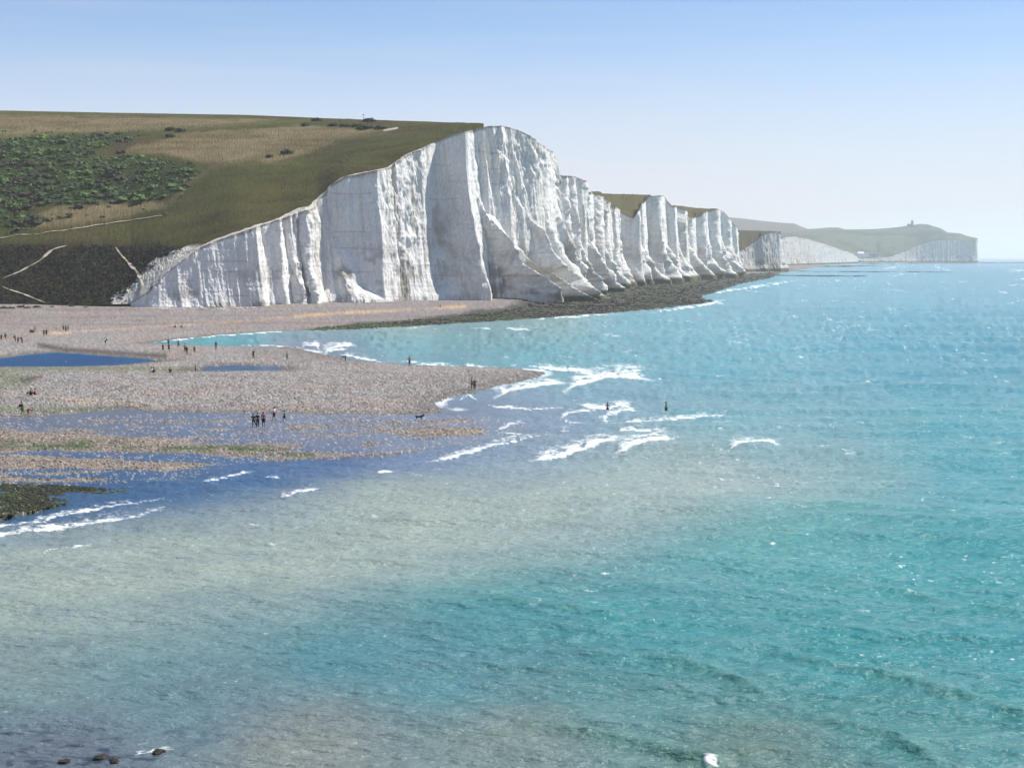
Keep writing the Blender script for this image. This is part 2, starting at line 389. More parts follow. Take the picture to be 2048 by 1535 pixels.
STROKES = [([(605, 692), (628, 690), (640, 698)], 5), ([(648, 712), (655, 700), (675, 692), (715, 691)], 6), ([(655, 705), (690, 698)], 4), ([(680, 709), (720, 717), (760, 723)], 3.5),
    ([(800, 722), (850, 728), (930, 732)], 2), ([(925, 731), (1000, 736)], 1.6), ([(1055, 733), (1110, 741), (1170, 745), (1200, 750)], 4.5), ([(1135, 736), (1160, 745), (1190, 752)], 3.5),
    ([(1130, 780), (1170, 766), (1220, 754), (1270, 756), (1310, 763)], 11), ([(1200, 748), (1260, 748)], 4), ([(985, 795), (1020, 782), (1070, 773), (1140, 765)], 8), ([(920, 802), (935, 790), (955, 800)], 2),
    ([(965, 811), (990, 815), (1060, 821), (1140, 818)], 2), ([(1155, 808), (1180, 820), (1215, 822), (1240, 812), (1275, 826)], 8), ([(1122, 842), (1140, 830), (1190, 826)], 3.5), ([(1125, 840), (1150, 850), (1215, 851)], 2),
    ([(1215, 851), (1215, 837), (1240, 828), (1290, 827)], 5), ([(1215, 851), (1300, 845), (1380, 838), (1490, 835)], 3.2), ([(1230, 863), (1300, 862), (1330, 860)], 3), ([(995, 862), (1020, 850), (1052, 845)], 3), ([(1000, 865), (1040, 872), (1000, 884)], 2),
    ([(845, 916), (900, 911), (980, 895), (1060, 881), (1110, 872)], 4), ([(1060, 915), (1120, 911), (1190, 892), (1250, 878)], 8), ([(1230, 909), (1270, 893), (1320, 884), (1355, 880)], 10), ([(1458, 903), (1480, 891), (1520, 887), (1560, 893)], 6),
    ([(405, 973), (450, 966), (510, 952)], 3), ([(-300, 1105), (0, 1053), (100, 1031), (200, 1017), (330, 998)], 4), ([(-300, 1150), (0, 1080), (60, 1061), (160, 1048), (260, 1033), (330, 1016)], 7), ([(560, 1004), (600, 995), (640, 985)], 4), ([(80, 1115), (150, 1095), (190, 1088)], 2),
    ([(295, 686), (400, 674.5), (540, 664.5), (625, 661)], 2.2), ([(1405, 1535), (1440, 1545)], 8), ([(268, 1516), (300, 1510), (345, 1506)], 3.5), ([(530, 968), (560, 966)], 2.5), ([(755, 948), (790, 944)], 3), ([(1040, 740), (1090, 741)], 2),
    ([(480, 691), (560, 693), (600, 697)], 1.5), ([(940, 660), (980, 660)], 2.2), ([(1010, 659), (1060, 661)], 2.4), ([(1060, 640), (1130, 634), (1250, 628)], 2), ([(1300, 626), (1400, 612), (1460, 598)], 2.5), ([(1420, 588), (1520, 572), (1600, 560)], 2)]
foam_glint = np.zeros(WX.shape)
warpx = PX + 7 * fbm(PX / 30, PY / 10, 51, 3); warpy = PY + 2.2 * fbm(PX / 16, PY / 7, 52, 3)
for pts, w in STROKES:
    a = np.array(pts); x0, x1 = a[:, 0].min() - 60, a[:, 0].max() + 60; y0, y1 = a[:, 1].min() - 30, a[:, 1].max() + 30
    ci = np.where((spx > x0) & (spx < x1))[0]; ri = np.where((spy > y0) & (spy < y1))[0]
    if not len(ci) or not len(ri): continue
    sl = (slice(ri[0], ri[-1] + 1), slice(ci[0], ci[-1] + 1))
    d, t, dy = line_t(pts, warpx[sl], warpy[sl])
    # sharp at the front of the breaker, thinning out as lace behind it
    nse = vn(PX[sl] / 14, PY[sl] / 5, 300 + int(w * 9)); nsf = fbm(PX[sl] / 5, PY[sl] / 2.2, 301, 2)
    ends = sstep(0, 0.16, t) * sstep(1, 0.75, t)
    wv = 1.45 * w * (0.35 + 0.65 * ends) * (0.75 + 0.5 * nse)
    dd_ = np.where(dy > 0, d * 2.4, d * 0.50)
    stk = fbm(PX[sl] / 17, PY[sl] / 1.8, 303, 3)
    core = np.clip(1.15 - dd_ / wv, 0, 1) * (0.35 + 0.65 * ends) + (0.30 * nsf + 0.30 * stk) * (dd_ < 1.5 * wv) * sstep(0, 0.5, dd_ / wv)
    lace = 0.75 * np.exp(-np.maximum(d, 0) / (w * 2.4)) * (dy < 0) * sstep(-0.1, 0.5, nsf) * ends
    front = np.clip(1.25 - d / (0.55 * w * (0.8 + 0.5 * nse)), 0, 1) * (0.45 + 0.55 * ends)
    body = (1.0 + 0.05 * w) * np.clip(1 - d / (2.8 * w), 0, 1) ** 0.7 * (dy < 0) * np.clip(0.55 + 0.8 * stk + 0.4 * nsf, 0, 1) * ends
    foam_glint[sl] = np.maximum(foam_glint[sl], np.clip(np.maximum(front, body), 0, 1))
    WZ[sl] += (0.02 + 0.028 * w) * np.exp(-(d / (w * 1.5)) ** 2) * ends * (0.6 + 0.6 * nse) * np.where(PY[sl] > 1400, 0.5, 1)
# long low swells running in at the lower right
swell = np.zeros(WX.shape)
for pts, w in (([(1000, 1448), (1200, 1484), (1330, 1510), (1470, 1545)], 13), ([(1600, 1425), (1760, 1482), (1900, 1545)], 12), ([(1500, 1290), (1700, 1345), (1950, 1400), (2100, 1440)], 9), ([(1250, 1300), (1420, 1340), (1560, 1395)], 8), ([(850, 1180), (1050, 1215), (1250, 1240)], 7), ([(1650, 1150), (1850, 1185), (2080, 1230)], 7)):
    d, t, dy = line_t(pts, PX + 18 * fbm(PX / 90, PY / 40, 320, 3), PY + 5 * fbm(PX / 40, PY / 20, 321, 2))
    e_ = sstep(0, .3, t) * sstep(1, .85, t)
    WZ += 0.022 * w * np.exp(-(d / w) ** 2) * e_
    swell = np.maximum(swell, np.exp(-((dy - 0.4 * w) / (0.8 * w)) ** 2) * (d < 2.5 * w) * e_ * min(1, w / 13))
# scattered whitecaps and painted sun sparkle
nr, nc = WX.shape
for k in range(420):
    px = random.uniform(420, 2440); py = 530 + 700 * random.random() ** 1.7
    if px < 1000 and py > 660: 
        if random.random() < 0.75: continue
    L = random.uniform(3, 16) * (0.6 + 300 / (py - 300)); hgt = random.uniform(1.2, 2.4)
    ci = int(np.searchsorted(spx, px)); ri = int(np.searchsorted(spy, py))
    rc, rr = int(L / 2.8) + 2, 3
    sl = (slice(max(0, ri - rr), ri + rr + 1), slice(max(0, ci - rc), min(nc, ci + rc + 1)))
    g = np.exp(-((PX[sl] - px) / L) ** 2 - ((PY[sl] - py - 0.12 * (PX[sl] - px) * (1 if k % 2 else -1)) / hgt) ** 2)
    g = g * (0.75 + 0.5 * vn(PX[sl] / 3.4, PY[sl] / 1.9, k))
    foam_glint[sl] = np.maximum(foam_glint[sl], g * random.uniform(0.5, 0.85))
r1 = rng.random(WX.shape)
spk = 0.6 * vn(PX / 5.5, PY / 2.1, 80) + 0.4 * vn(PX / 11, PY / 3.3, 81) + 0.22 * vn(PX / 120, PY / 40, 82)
sun_glint = sstep(0.0, 0.10, spk - (0.80 - 0.10 * sstep(700, 2000, PX) - 0.09 * sstep(850, 560, PY) + 0.06 * sstep(1100, 1500, PY)))  # sun glitter painted as pale specks into the whitecap mask, denser to the right
foam_glint = np.where(land < -6, np.maximum(foam_glint, sun_glint * (0.35 + 0.3 * r1)), foam_glint)
# swash along the spit
sw_ = sstep(-3.5, -0.3, land + 1.2 * fbm(WX / 7, WY / 7, 90, 3)) * (PX > 592) * (PY > 655) * (PY < 822) * sstep(-0.4, 0.4, fbm(PX / 40, PY / 9, 91, 3))
foam_glint = np.maximum(foam_glint, 0.75 * sw_)
foam_glint = np.where(land > 4, 0, foam_glint)
# colour of the water: chalk silt near the shore, clear turquoise outside, dark over the channel
SEAC = [(2000, 530, (90, 160, 172)), (1700, 560, (95, 168, 178)), (1300, 650, (98, 172, 178)), (1100, 645, (125, 172, 168)), (800, 665, (125, 168, 160)), (450, 680, (80, 168, 172)), (800, 690, (85, 172, 178)), (1100, 700, (92, 170, 174)), (1450, 720, (80, 165, 172)),
    (1800, 700, (58, 152, 164)), (2040, 700, (45, 145, 160)), (1200, 800, (110, 162, 172)), (1050, 830, (115, 148, 168)), (1500, 830, (100, 168, 170)), (1900, 850, (60, 155, 160)), (1000, 900, (112, 150, 168)), (1300, 930, (130, 170, 165)), (2000, 960, (58, 154, 158)),
    (1600, 1100, (75, 160, 155)), (1900, 1130, (48, 150, 150)), (1000, 1200, (62, 145, 146)), (700, 1290, (72, 138, 144)), (300, 1330, (92, 140, 144)), (60, 1380, (100, 138, 138)), (1300, 1250, (56, 145, 145)), (1700, 1300, (50, 145, 144)), (2030, 1300, (44, 142, 144)), (400, 1430, (92, 132, 138)), (900, 1380, (78, 138, 142)), (1300, 1420, (76, 136, 134)), (1800, 1450, (62, 136, 134)), (600, 1500, (132, 142, 136)), (1000, 1490, (112, 140, 132)), (100, 1520, (100, 115, 125)), (1500, 1520, (92, 132, 120)),
    (500, 945, (50, 98, 142)), (650, 928, (48, 96, 142)), (250, 1000, (48, 92, 132)), (80, 1030, (48, 92, 128)), (380, 985, (56, 102, 140)), (800, 920, (95, 130, 162)), (700, 880, (118, 126, 145)), (200, 845, (115, 124, 140)), (600, 850, (122, 130, 148)), (900, 850, (124, 132, 150)), (640, 706, (120, 135, 155)), (800, 985, (130, 160, 158))]
acc = np.zeros(WX.shape + (3,)); tot = np.zeros(WX.shape)
ux, uy = PX + 50 * fbm(PX / 200, PY / 80, 61, 3), PY + 20 * fbm(PX / 200, PY / 80, 62, 3)
for px, py, cc in SEAC:
    w = 1 / (((ux - px) / 1.0) ** 2 + ((uy - py) * (2.2 if py > 900 else 3.6)) ** 2 + 5000) ** 1.5
    tot += w; acc += w[..., None] * lin(*cc)
wc = acc / tot[..., None]
# the plume of chalk silt drifting out from the river mouth
_, pt_, _ = line_t([(-300, 1200), (0, 1165), (300, 1140), (650, 1085), (1000, 1035), (1350, 975), (1750, 940)], ux, uy)
pd_ = line_d([(-300, 1200), (0, 1165), (300, 1140), (650, 1085), (1000, 1035), (1350, 975), (1750, 940)], ux * 1.0, uy)
plume = (1 - 0.95 * sstep(1045, 990, PY + 0.11 * (PX - 300)) * sstep(1000, 750, PX)) * np.exp(-(pd_ / np.interp(pt_, [0, 0.5, 1], [150, 125, 85])) ** 2) * np.interp(pt_, [0, 0.5, 0.8, 1], [0.85, 0.8, 0.6, 0.2]) * (1 + 0.25 * fbm(PX / 120, PY / 30, 63, 3))
tq = np.clip((wc[..., 1] - wc[..., 0]) / (wc[..., 1] + 1e-6) * 2.0, 0, 1)[..., None]
wc = wc * (np.array([0.70, 0.74, 0.73]) * (1 - tq) + np.array([0.92, 0.73, 0.75]) * tq)
wc = mixc(wc, lin(152, 162, 148), np.clip(plume, 0, 1))
wc = wc * (1 + 0.10 * fbm(PX / 70, PY / 14, 66, 4))[..., None] * (1 + 0.08 * (rng.random(WX.shape) - .5))[..., None]
wc = mixc(wc, lin(66, 112, 92), np.clip(swell, 0, 1) * 0.38)          # thin green water in the wave faces
flat_m = sstep(-3, 2, poly_sd(FLATS, WX, WY))
wc = np.where((r1 < 0.10)[..., None] & (flat_m > .5)[..., None], lin(165, 160, 160), wc)
poolm = np.maximum(sstep(-1, 0.5, poly_sd(POOLS[0], WX, WY)), sstep(-1, 0.5, poly_sd(POOLS[1], WX, WY)))
wc = mixc(wc, lin(24, 72, 118), poolm * sstep(380, 340, PX)); wc = mixc(wc, lin(45, 78, 112), poolm * sstep(340, 380, PX))
# submerged dark weed lower left
wd = sstep(0.25, 0.5, fbm(PX / 50, PY / 9, 71, 3)) * sstep(1440, 1500, PY + 0.0 * PX) * sstep(520, 300, PX)
wc = mixc(wc, lin(28, 38, 62), wd * 0.7)
v = np.stack([WX, WY, WZ], -1).reshape(-1, 3)
keep = ~((land[:-1, :-1] > 12) & (land[1:, 1:] > 12) & (flat_m[:-1, :-1] < .5))
v, f, c2, fo2 = compact(v, grid_faces(nr, nc, keep), wc.reshape(-1, 3), foam_glint.reshape(-1))
sea = tag(link_mesh('sea', v, f, M_water, c2, extra={'foam_glint': fo2}), 'turquoise and silty sea with white breakers', kind='structure')

# ------------------------------------------------------------------ cliffs and downs
def resample(ctrl, n, kw=0.35, ribs=None):
    """ctrl rows: px, Y, top py, base py -> dense columns"""
    a = np.array(ctrl, float); N_ = 16000
    px = np.linspace(a[0, 0], a[-1, 0], N_)
    Y = np.interp(px, a[:, 0], a[:, 1]); top = np.interp(px, a[:, 0], a[:, 2]); base = np.interp(px, a[:, 0], a[:, 3])
    P = np.interp(px, [(b + t_) / 2 for b, t_, _ in ribs], [q for _, _, q in ribs]) if ribs else 0 * px
    x, z = at_y(px, base, Y)
    ds = np.hypot(np.diff(x), np.diff(Y)); s = np.concatenate([[0], np.cumsum(ds)])
    dl = np.hypot(ds, np.diff(P)); s2 = np.concatenate([[0], np.cumsum(dl)])
    wgt = np.concatenate([[0], np.cumsum(np.diff(px) + kw * (dl + np.abs(np.diff(P))) * 600 / Y[1:])])
    u = np.interp(np.linspace(0, wgt[-1], n), wgt, np.arange(N_))
    g = lambda q: np.interp(u, np.arange(N_), q)
    return g(px), g(Y), g(top), g(base), g(s), g(s2), g(P)
def smooth(a, k):
    if k < 2: return a
    p = np.pad(a, k, mode='edge'); ker = np.hanning(2 * k + 1); ker /= ker.sum()
    return np.convolve(p, ker, mode='valid')

def build_cliff(name, label, ctrl, ribs, butts, n, nv, seed, rough=1.0, lean=0.13, flare=3.0, topcol=(0.16, 0.11, 0.07), soil=0.6, kw=0.35, smk=40, rmap=None, wob=0.8):
    px, Y, top, base, s, s2, Pm = resample(ctrl, n, kw, ribs)
    x, z0 = at_y(px, base, Y)
    tx, ty = smooth(np.gradient(x), smk), smooth(np.gradient(Y), smk)
    L = np.hypot(tx, ty) + 1e-9
    nx, ny = ty / L, -tx / L
    cx, cy = smooth(np.gradient(x + nx * Pm), 4), smooth(np.gradient(Y + ny * Pm), 4)
    L2 = np.hypot(cx, cy) + 1e-9
    mx, my = cy / L2, -cx / L2                       # normal of the zigzag wall itself
    top = top + 0.9 * fbm(s / 3.0, 0 * s, seed, 3) * rough
    sc_ = lambda p: np.interp(p, px, s)
    def rib_at(v_):
        xs = np.sort(np.array([sc_(b + (t_ - b) * v_) + wob * vn(np.array(v_ * 3.5 + 0.4 * k_), np.array(k_ * 7.7), seed + 70) for k_, (b, t_, _) in enumerate(ribs)])); ps = np.array([q for _, _, q in ribs])
        return np.interp(s, xs, ps)
    rt = rib_at(1.0) if ribs else 0 * s
    rgh = rough * (np.interp(px, *zip(*rmap)) if rmap else 1.0)
    lean_ = lean * (0.30 + 0.70 * np.abs(ny))
    h_est = np.maximum(at_y(px, top, Y)[1] - z0, 0.4)
    xt_, yt_ = x + nx * (rt - lean_ * h_est), Y + ny * (rt - lean_ * h_est)
    pxt = proj(xt_, yt_, z0 + h_est)[0]
    zt = at_y(pxt, np.interp(pxt, px, top), yt_)[1]
    hh = np.maximum(zt - z0, 0.4)
    vv = np.linspace(0, 1, nv) ** 1.15
    px2 = np.array([c_[0] for c_ in ctrl]); 
    X = np.zeros((nv, n)); YY = X.copy(); Z = X.copy(); HM = X.copy(); D = X.copy()
    for r, v_ in enumerate(vv):
        h = v_ * hh
        d = -lean_ * h + flare * np.exp(-h / 6.0) * (0.6 + 0.5 * vn(s / 9, 0 * s, seed + 3))
        if ribs: d = d + rib_at(v_)
        # vertical ribs and gullies of several widths
        z_ = z0 + h
        drift = 0.06 * z_
        # long columns: sharp-edged panels, some facing the sun, some turned away
        e = np.zeros(n)
        for lam, am, sd2 in ((15.0, 1.8, 1), (6.0, 1.1, 2), (2.6, 0.8, 3), (1.2, 0.42, 4)):
            q = s2 / lam + 0.9 * vn(s2 / (lam * 2.3), 0 * s, seed + 9 + sd2) + 0.30 * vn(s2 / (lam * 1.5), z_ / 40, seed + 10 + sd2) + 0.2 * drift / lam
            i = np.floor(q); fr = q - i
            j = _h(i, 0 * i, seed + 20 + sd2); k = 0.45 + 0.5 * j
            saw = np.where(fr < k, fr / k, (1 - fr) / (1 - k))
            on = np.clip(0.5 + 1.2 * vn(i * 7.3, z_ / (4 * lam + 6) + 3 * i, seed + 60 + sd2), 0, 1)
            e = e + rgh * am * on * saw * (0.15 + 1.1 * _h(i, 0 * i + 3, seed + sd2) ** 2)
        e = e + (0.25 + 0.75 * rgh) * (0.8 * fbm(s2 / 5.5, z_ / 30, seed + 30, 3) + 0.55 * fbm(s2 / 1.5, z_ / 7, seed + 31, 3) + 0.16 * fbm(s2 / 0.7, z_ / 0.9, seed + 36, 2))
        crag = sstep(0.0, 0.5, fbm(s2 / 26, z_ / 20, seed + 33, 2) + 0.30 * sstep(0.6, 0.97, v_ + 0 * s))
        e = e + (0.35 + 0.65 * rgh) * crag * 1.9 * fbm(s2 / 2.4, z_ / 5.5, seed + 34, 4)
        e = e + 0.12 * rgh * fbm(s2 / 20, z_ / 0.9, seed + 35, 2)
        D_b = np.zeros(n)
        for (cb, ct, w, A, ha, pw) in butts:
            t = np.clip(1 - h / ha, 0, 1)
            cc = sc_(ct) + (sc_(cb) - sc_(ct)) * t ** 0.8
            cc = cc + 1.4 * vn(h / 5.0, 0 * s + cb, seed + 38) * sstep(0, 0.3, t); ww = (1.2 + w * t ** 0.85) * (1 + 0.3 * vn(h / 6.0, 0 * s + cb * 3, seed + 39))
            prof = np.clip(1 - np.abs(s - cc) / np.where((s < cc) & (cb > 1000), ww * np.interp(cb, [1000, 1150], [0.8, 0.38]), ww), 0, 1)
            D_b = np.maximum(D_b, A * t ** pw * prof ** 0.9 * (1 + 0.16 * vn(h / 4.5, 0 * s + cb * 5, seed + 43)))
            e = e + 1.3 * prof * sstep(0, 0.25, t) * fbm(s2 / 2.0, z_ / 2.6, seed + 37, 3)
        d = d + D_b
        fade = sstep(0.0, 6.0, hh) 
        d = d * np.maximum(fade, 0.15)
        e = e * np.maximum(fade, 0.15)
        X[r] = x + nx * d + mx * e; YY[r] = Y + ny * d + my * e; Z[r] = z_ ; HM[r] = h; D[r] = d
    Z[0] -= 4.0
    Z += 0.0
    # colour
    ss = np.broadcast_to(s2, Z.shape); hn = HM / np.maximum(hh, 1)
    c = np.zeros(Z.shape + (3,)) + np.array([0.86, 0.85, 0.815])
    c = mixc(c, [0.70, 0.67, 0.60], sstep(0.0, 0.6, fbm(ss / 14, Z / 60, seed + 40, 3)) * 0.5)
    stn = fbm(ss / 9, Z / 7, seed + 41, 4) + 0.35 * fbm(ss / 1.2, Z / 9, seed + 42, 3)
    low = sstep(0.62, 0.05, hn)
    c = mixc(c, [0.25, 0.225, 0.19], sstep(-0.02, 0.45, stn) * (0.07 + 0.80 * low * (0.35 + 0.65 * sstep(-0.3, 0.3, vn(ss / 24, Z / 40, seed + 48)))))
    c = mixc(c, [0.52, 0.46, 0.36], sstep(0.25, 0.7, fbm(ss / 3, Z / 40, seed + 44, 3)) * 0.45)
    c = mixc(c, [0.36, 0.24, 0.12], sstep(0.42, 0.62, fbm(ss / 11, Z / 13, seed + 45, 3)) * 0.35)
    for zb in (6, 10.5, 15, 18.5, 24, 30, 33, 39, 45, 52, 58, 65):
        zz = zb + 1.6 * vn(ss / 90, 0 * ss + zb * 0.01, seed + 46) - 0.015 * (ss - 100) + 0.5 * vn(ss / 17, 0 * ss + zb, seed + 49)
        on = sstep(0.0, 0.35, vn(ss / 9, 0 * ss + zb, seed + 47) + 0.3 * vn(ss / 2.5, 0 * ss + zb, seed + 51))
        c = mixc(c, [0.36, 0.34, 0.32], np.exp(-((Z - zz) / 0.24) ** 2) * on * 0.5)
    c = mixc(c, [0.10, 0.11, 0.05], sstep(2.6, 0.8, HM + 0.8 * stn) * sstep(1000, 1060, np.broadcast_to(px, Z.shape)) * 0.9)
    c = mixc(c, topcol, sstep(1.3, 0.3, (1 - hn) * hh + 0.8 * stn) * soil)
    c *= (0.88 + 0.24 * rng.random(Z.shape))[..., None] * (0.68 if n < 400 else 1.0)  # far headlands get darker chalk, shade of their faces put into the colour
    v = np.stack([X, YY, Z], -1).reshape(-1, 3)
    f = grid_faces(nv, n)
    o = tag(link_mesh(name, v, f, M_chalk, c.reshape(-1, 3)), label, kind='structure')
    return dict(obj=o, px=px, Y=Y, x=x, X=X[-1], YY=YY[-1], Z=Z[-1], s=s, z0=z0, n=n, hh=hh)

def runx(a, k, fn):
    p = np.pad(a, k, mode='edge'); return fn(np.lib.stride_tricks.sliding_window_view(p, 2 * k + 1), axis=1)
def build_downs(name, label, EX, EY, EZ, epx, brk, ridge, nrow, paint, mat, seed, rough=0.5, back=250.0, edge_k=0, edge_lim=950):
    """EX,EY,EZ front edge; brk(px,py,Y)->break row (py_b, Y_b) ; ridge(px)->(py_r, Y_r)"""
    n = len(EX)
    pyb, Yb = brk; pyr, Yr = ridge
    xb, zb = at_y(epx, pyb, Yb); xr, zr = at_y(epx, pyr, Yr)
    na = nrow // 4; nb = nrow - na; nk = 6
    ks = edge_k
    SX, SY, SZ = (np.where(epx < edge_lim, smooth(q, ks), q) if ks else q for q in (EX, EY, EZ))
    R = []
    for t in np.linspace(0, 1, na, endpoint=False):
        e = t + 0 * EX; q = math.exp(-len(R) / 2.2) if ks else 0.0
        R.append((SX + (xb - SX) * e + (EX - SX) * q, SY + (Yb - SY) * e + (EY - SY) * q, SZ + (zb - SZ) * e + (EZ - SZ) * q))
    sl_end = (HORIZ - pyr) / F
    for t in np.linspace(0, 1, nb):
        dz = zr - zb; dy = np.maximum(Yr - Yb, 0.1)
        e = np.clip(sl_end * dy / np.maximum(dz, 0.05), 0.0, 1.0)      # end slope relative to mean
        a1 = 2 - e
        g = a1 * t + (e - a1) * t * t / 2
        g = g / (a1 + (e - a1) / 2)
        R.append((xb + (xr - xb) * t, Yb + (Yr - Yb) * t, zb + dz * g))
    for k in range(1, nk + 1):
        q = k / nk
        R.append((xr * (1 + q * back / Yr), Yr + back * q, zr - back * q * q * 0.10))
    X = np.array([r[0] for r in R]); Y = np.array([r[1] for r in R]); Z = np.array([r[2] for r in R])
    rowf = np.linspace(0, 1, len(R))[:, None]
    away = np.clip(np.arange(len(R))[:, None] / 6.0, 0, 1)
    Z = Z + rough * away * (0.8 * fbm(X / 14, Y / 14, seed, 3) + 0.35 * fbm(X / 3, Y / 3, seed + 1, 2)) * np.where(np.arange(len(R))[:, None] > na + nb - 8, 0.25, 1)
    qx, qy = proj(X, Y, Z)
    c, dz = paint(X, Y, Z, qx, qy, away)
    Z = Z + dz
    v = np.stack([X, Y, Z], -1).reshape(-1, 3)
    o = tag(link_mesh(name, v, grid_faces(*X.shape), mat, c.reshape(-1, 3)), label, kind='structure')
    return dict(obj=o, X=X, Y=Y, Z=Z, qx=qx, qy=qy, na=na, nb=nb)

# main cliff: px, distance, top py, foot py
MAIN = [(262, 540, 604, 609), (285, 540, 592, 612), (310, 540, 572, 612), (335, 541, 543, 612), (370, 543, 517, 612), (400, 546, 494, 612), (450, 552, 475, 611), (520, 560, 451, 608), (575, 570, 433, 607), (628, 575, 415, 605), (640, 577, 396, 603), (660, 578, 371, 600), (690, 580, 353, 599),
    (775, 588, 336, 599), (800, 592, 317, 599), (860, 598, 287, 592), (900, 604, 271, 589), (975, 616, 252, 588), (1005, 622, 252, 590), (1035, 630, 259, 596), (1060, 636, 271, 599), (1085, 645, 292, 599), (1104, 655, 307, 598), (1112, 668, 312, 597), (1114, 690, 345, 593), (1122, 700, 351, 592), (1140, 725, 352, 590), (1160, 760, 356, 586), (1167, 775, 364, 585), (1170, 790, 384, 583), (1186, 830, 386, 578),
    (1200, 875, 392, 574), (1215, 920, 404, 570), (1240, 975, 422, 567), (1266, 1030, 437, 564), (1280, 1060, 412, 562), (1297, 1100, 392, 560), (1328, 1180, 391, 556), (1334, 1200, 410, 555), (1355, 1245, 415, 554), (1372, 1290, 422, 553), (1378, 1305, 436, 552.5), (1398, 1350, 434, 551.5), (1408, 1375, 424, 551), (1432, 1430, 418, 549.5), (1452, 1480, 424, 548.5), (1458, 1500, 440, 548), (1470, 1535, 452, 547.5), (1477, 1560, 475, 547)]
RIBS = [(262, 262, 0), (400, 396, 4), (524, 523, 12.5), (533, 531, 7), (553, 551, 8.5), (561, 561, 10), (575, 573, 5.5), (600, 600, 8.5), (607, 605, 6), (628, 626, 9.5), (668, 655, 0), (773, 771, 9.5), (800, 795, 3.5), (812, 808, 4.5), (880, 894, -7.5), (900, 906, -6.5), (955, 948, 5.5), (985, 968, -2.0), (1003, 990, 0.5), (1015, 1000, -3.5), (1035, 1022, 1.5), (1060, 1050, -4.0), (1080, 1085, 0.5), (1104, 1104, 0)]
# spurs of the receding wall: a face turned to the west, then the wall falls back
SPURS = [(1113, 3.5), (1127, 4.5), (1141, 5), (1156, 5), (1170, 4.5), (1187, 6), (1208, 4), (1224, 4), (1245, 12.5), (1278, 5), (1298, 10.5), (1318, 3), (1338, 7.5), (1358, 8), (1378, 5), (1395, 8), (1408, 4), (1421, 8.5), (1446, 8), (1466, 5)]
for (a_, A_), (b_, _) in zip(SPURS, SPURS[1:] + [(1477, 0)]):
    t_ = random.uniform(-2.5, 2.5) * (0 if a_ in (1245, 1298) else 1)
    RIBS += [(a_, a_ + t_, 0.0), (a_ + 1.2, a_ + 1.2 + t_, A_), (a_ + 0.55 * (b_ - a_), a_ + 0.55 * (b_ - a_), A_ * 0.45), (b_ - 0.4, b_ - 0.4, 0.2)]
RIBS += [(1477, 1477, 0)]
RIBS = [(b - 2.4 * q, t_ - 2.4 * q, q) if b < 1004 else (b, t_, q) for b, t_, q in RIBS]     # px of the face itself, not of the mean line
# buttresses: foot px, apex px, half width m, protrusion m, apex height m, flare power
BUTTS = [(578, 566, 5, 4.0, 22, 1.2), (598, 590, 5, 4.5, 24, 1.3), (690, 655, 9, 9, 40, 1.9), (925, 932, 12, 9, 42, 1.0), (1028, 955, 9, 26, 42, 1.35), (1076, 1040, 6, 30, 24, 1.4),
    (1095, 1066, 7, 24, 42, 1.8), (1108, 1096, 8, 20, 46, 2.0), (1126, 1113, 9, 17, 44, 1.6), (1152, 1140, 10, 15, 34, 1.8), (1176, 1168, 13, 15, 34, 1.4), (1206, 1196, 16, 14, 34, 1.6), (1238, 1232, 18, 8, 30, 1.2), (1268, 1262, 16, 9, 46, 1.4),
    (1284, 1278, 14, 17, 28, 1.7), (1304, 1298, 18, 16, 36, 1.8), (1330, 1322, 20, 18, 40, 1.7), (1356, 1350, 18, 12, 34, 1.7), (1378, 1372, 16, 20, 34, 1.3), (1402, 1396, 18, 18, 42, 1.7), (1424, 1418, 18, 16, 40, 1.8), (1448, 1440, 18, 14, 46, 1.6), (1466, 1460, 14, 10, 40, 1.6)]
K1 = build_cliff('chalk_cliff', 'tall white chalk cliff with flared buttresses running back from the shingle beach', MAIN, RIBS, BUTTS, 1450, 150, 100, kw=0.5, smk=55, rmap=[(262, 1.2), (400, .8), (420, .75), (520, .7), (560, .9), (640, .8), (665, .4), (765, .4), (780, .85), (880, .85), (895, .22), (940, .4), (960, 1.1), (1100, 1.1), (1477, 1.0)])

# --- the downs behind it, from the left foot of the hill along the cliff top
foot_px = np.concatenate([np.linspace(-1300, -240, 30, endpoint=False), np.arange(-240, -40, 6.0), np.arange(-40, 261, 2.0)])
foot_Y = np.interp(foot_px, [-1300, 0, 261], [600, 548, 540]); foot_py = np.interp(foot_px, [-1300, 0, 200, 261], [640, 616, 609, 607])
fx, fz = at_y(foot_px, foot_py, foot_Y)
EX = np.concatenate([fx, K1['X']]); EY = np.concatenate([foot_Y, K1['YY']]); EZ = np.concatenate([fz, K1['Z']])
epx0, epy0 = proj(EX, EY, EZ)
nf = len(foot_px)
kx = K1['px']
big = smooth(runx(epy0[nf:], 60, np.min), 60); sml = smooth(runx(epy0[nf:], 6, np.min), 6); bw = sstep(400, 480, kx) * sstep(960, 900, kx)
epy = np.concatenate([epy0[:nf], sml + (np.minimum(big, sml) - sml) * bw]); EYs = np.concatenate([EY[:nf], smooth(runx(EY[nf:], 20, np.max), 25)])
ew = sstep(965, 940, kx)
epx = epx_s = np.concatenate([foot_px, ew * kx + (1 - ew) * smooth(epx0[nf:], 8)])
pyb = np.minimum(epy - 1.0, np.interp(epx_s, [-1300, 0, 200, 380, 440, 520], [500, 489, 487, 485, 472, 900]))
Yb = EYs + np.interp(epx_s, [-1300, 261, 330, 400, 480, 1100, 1200, 1500], [42, 36, 24, 10, 5, 5, 6, 8])
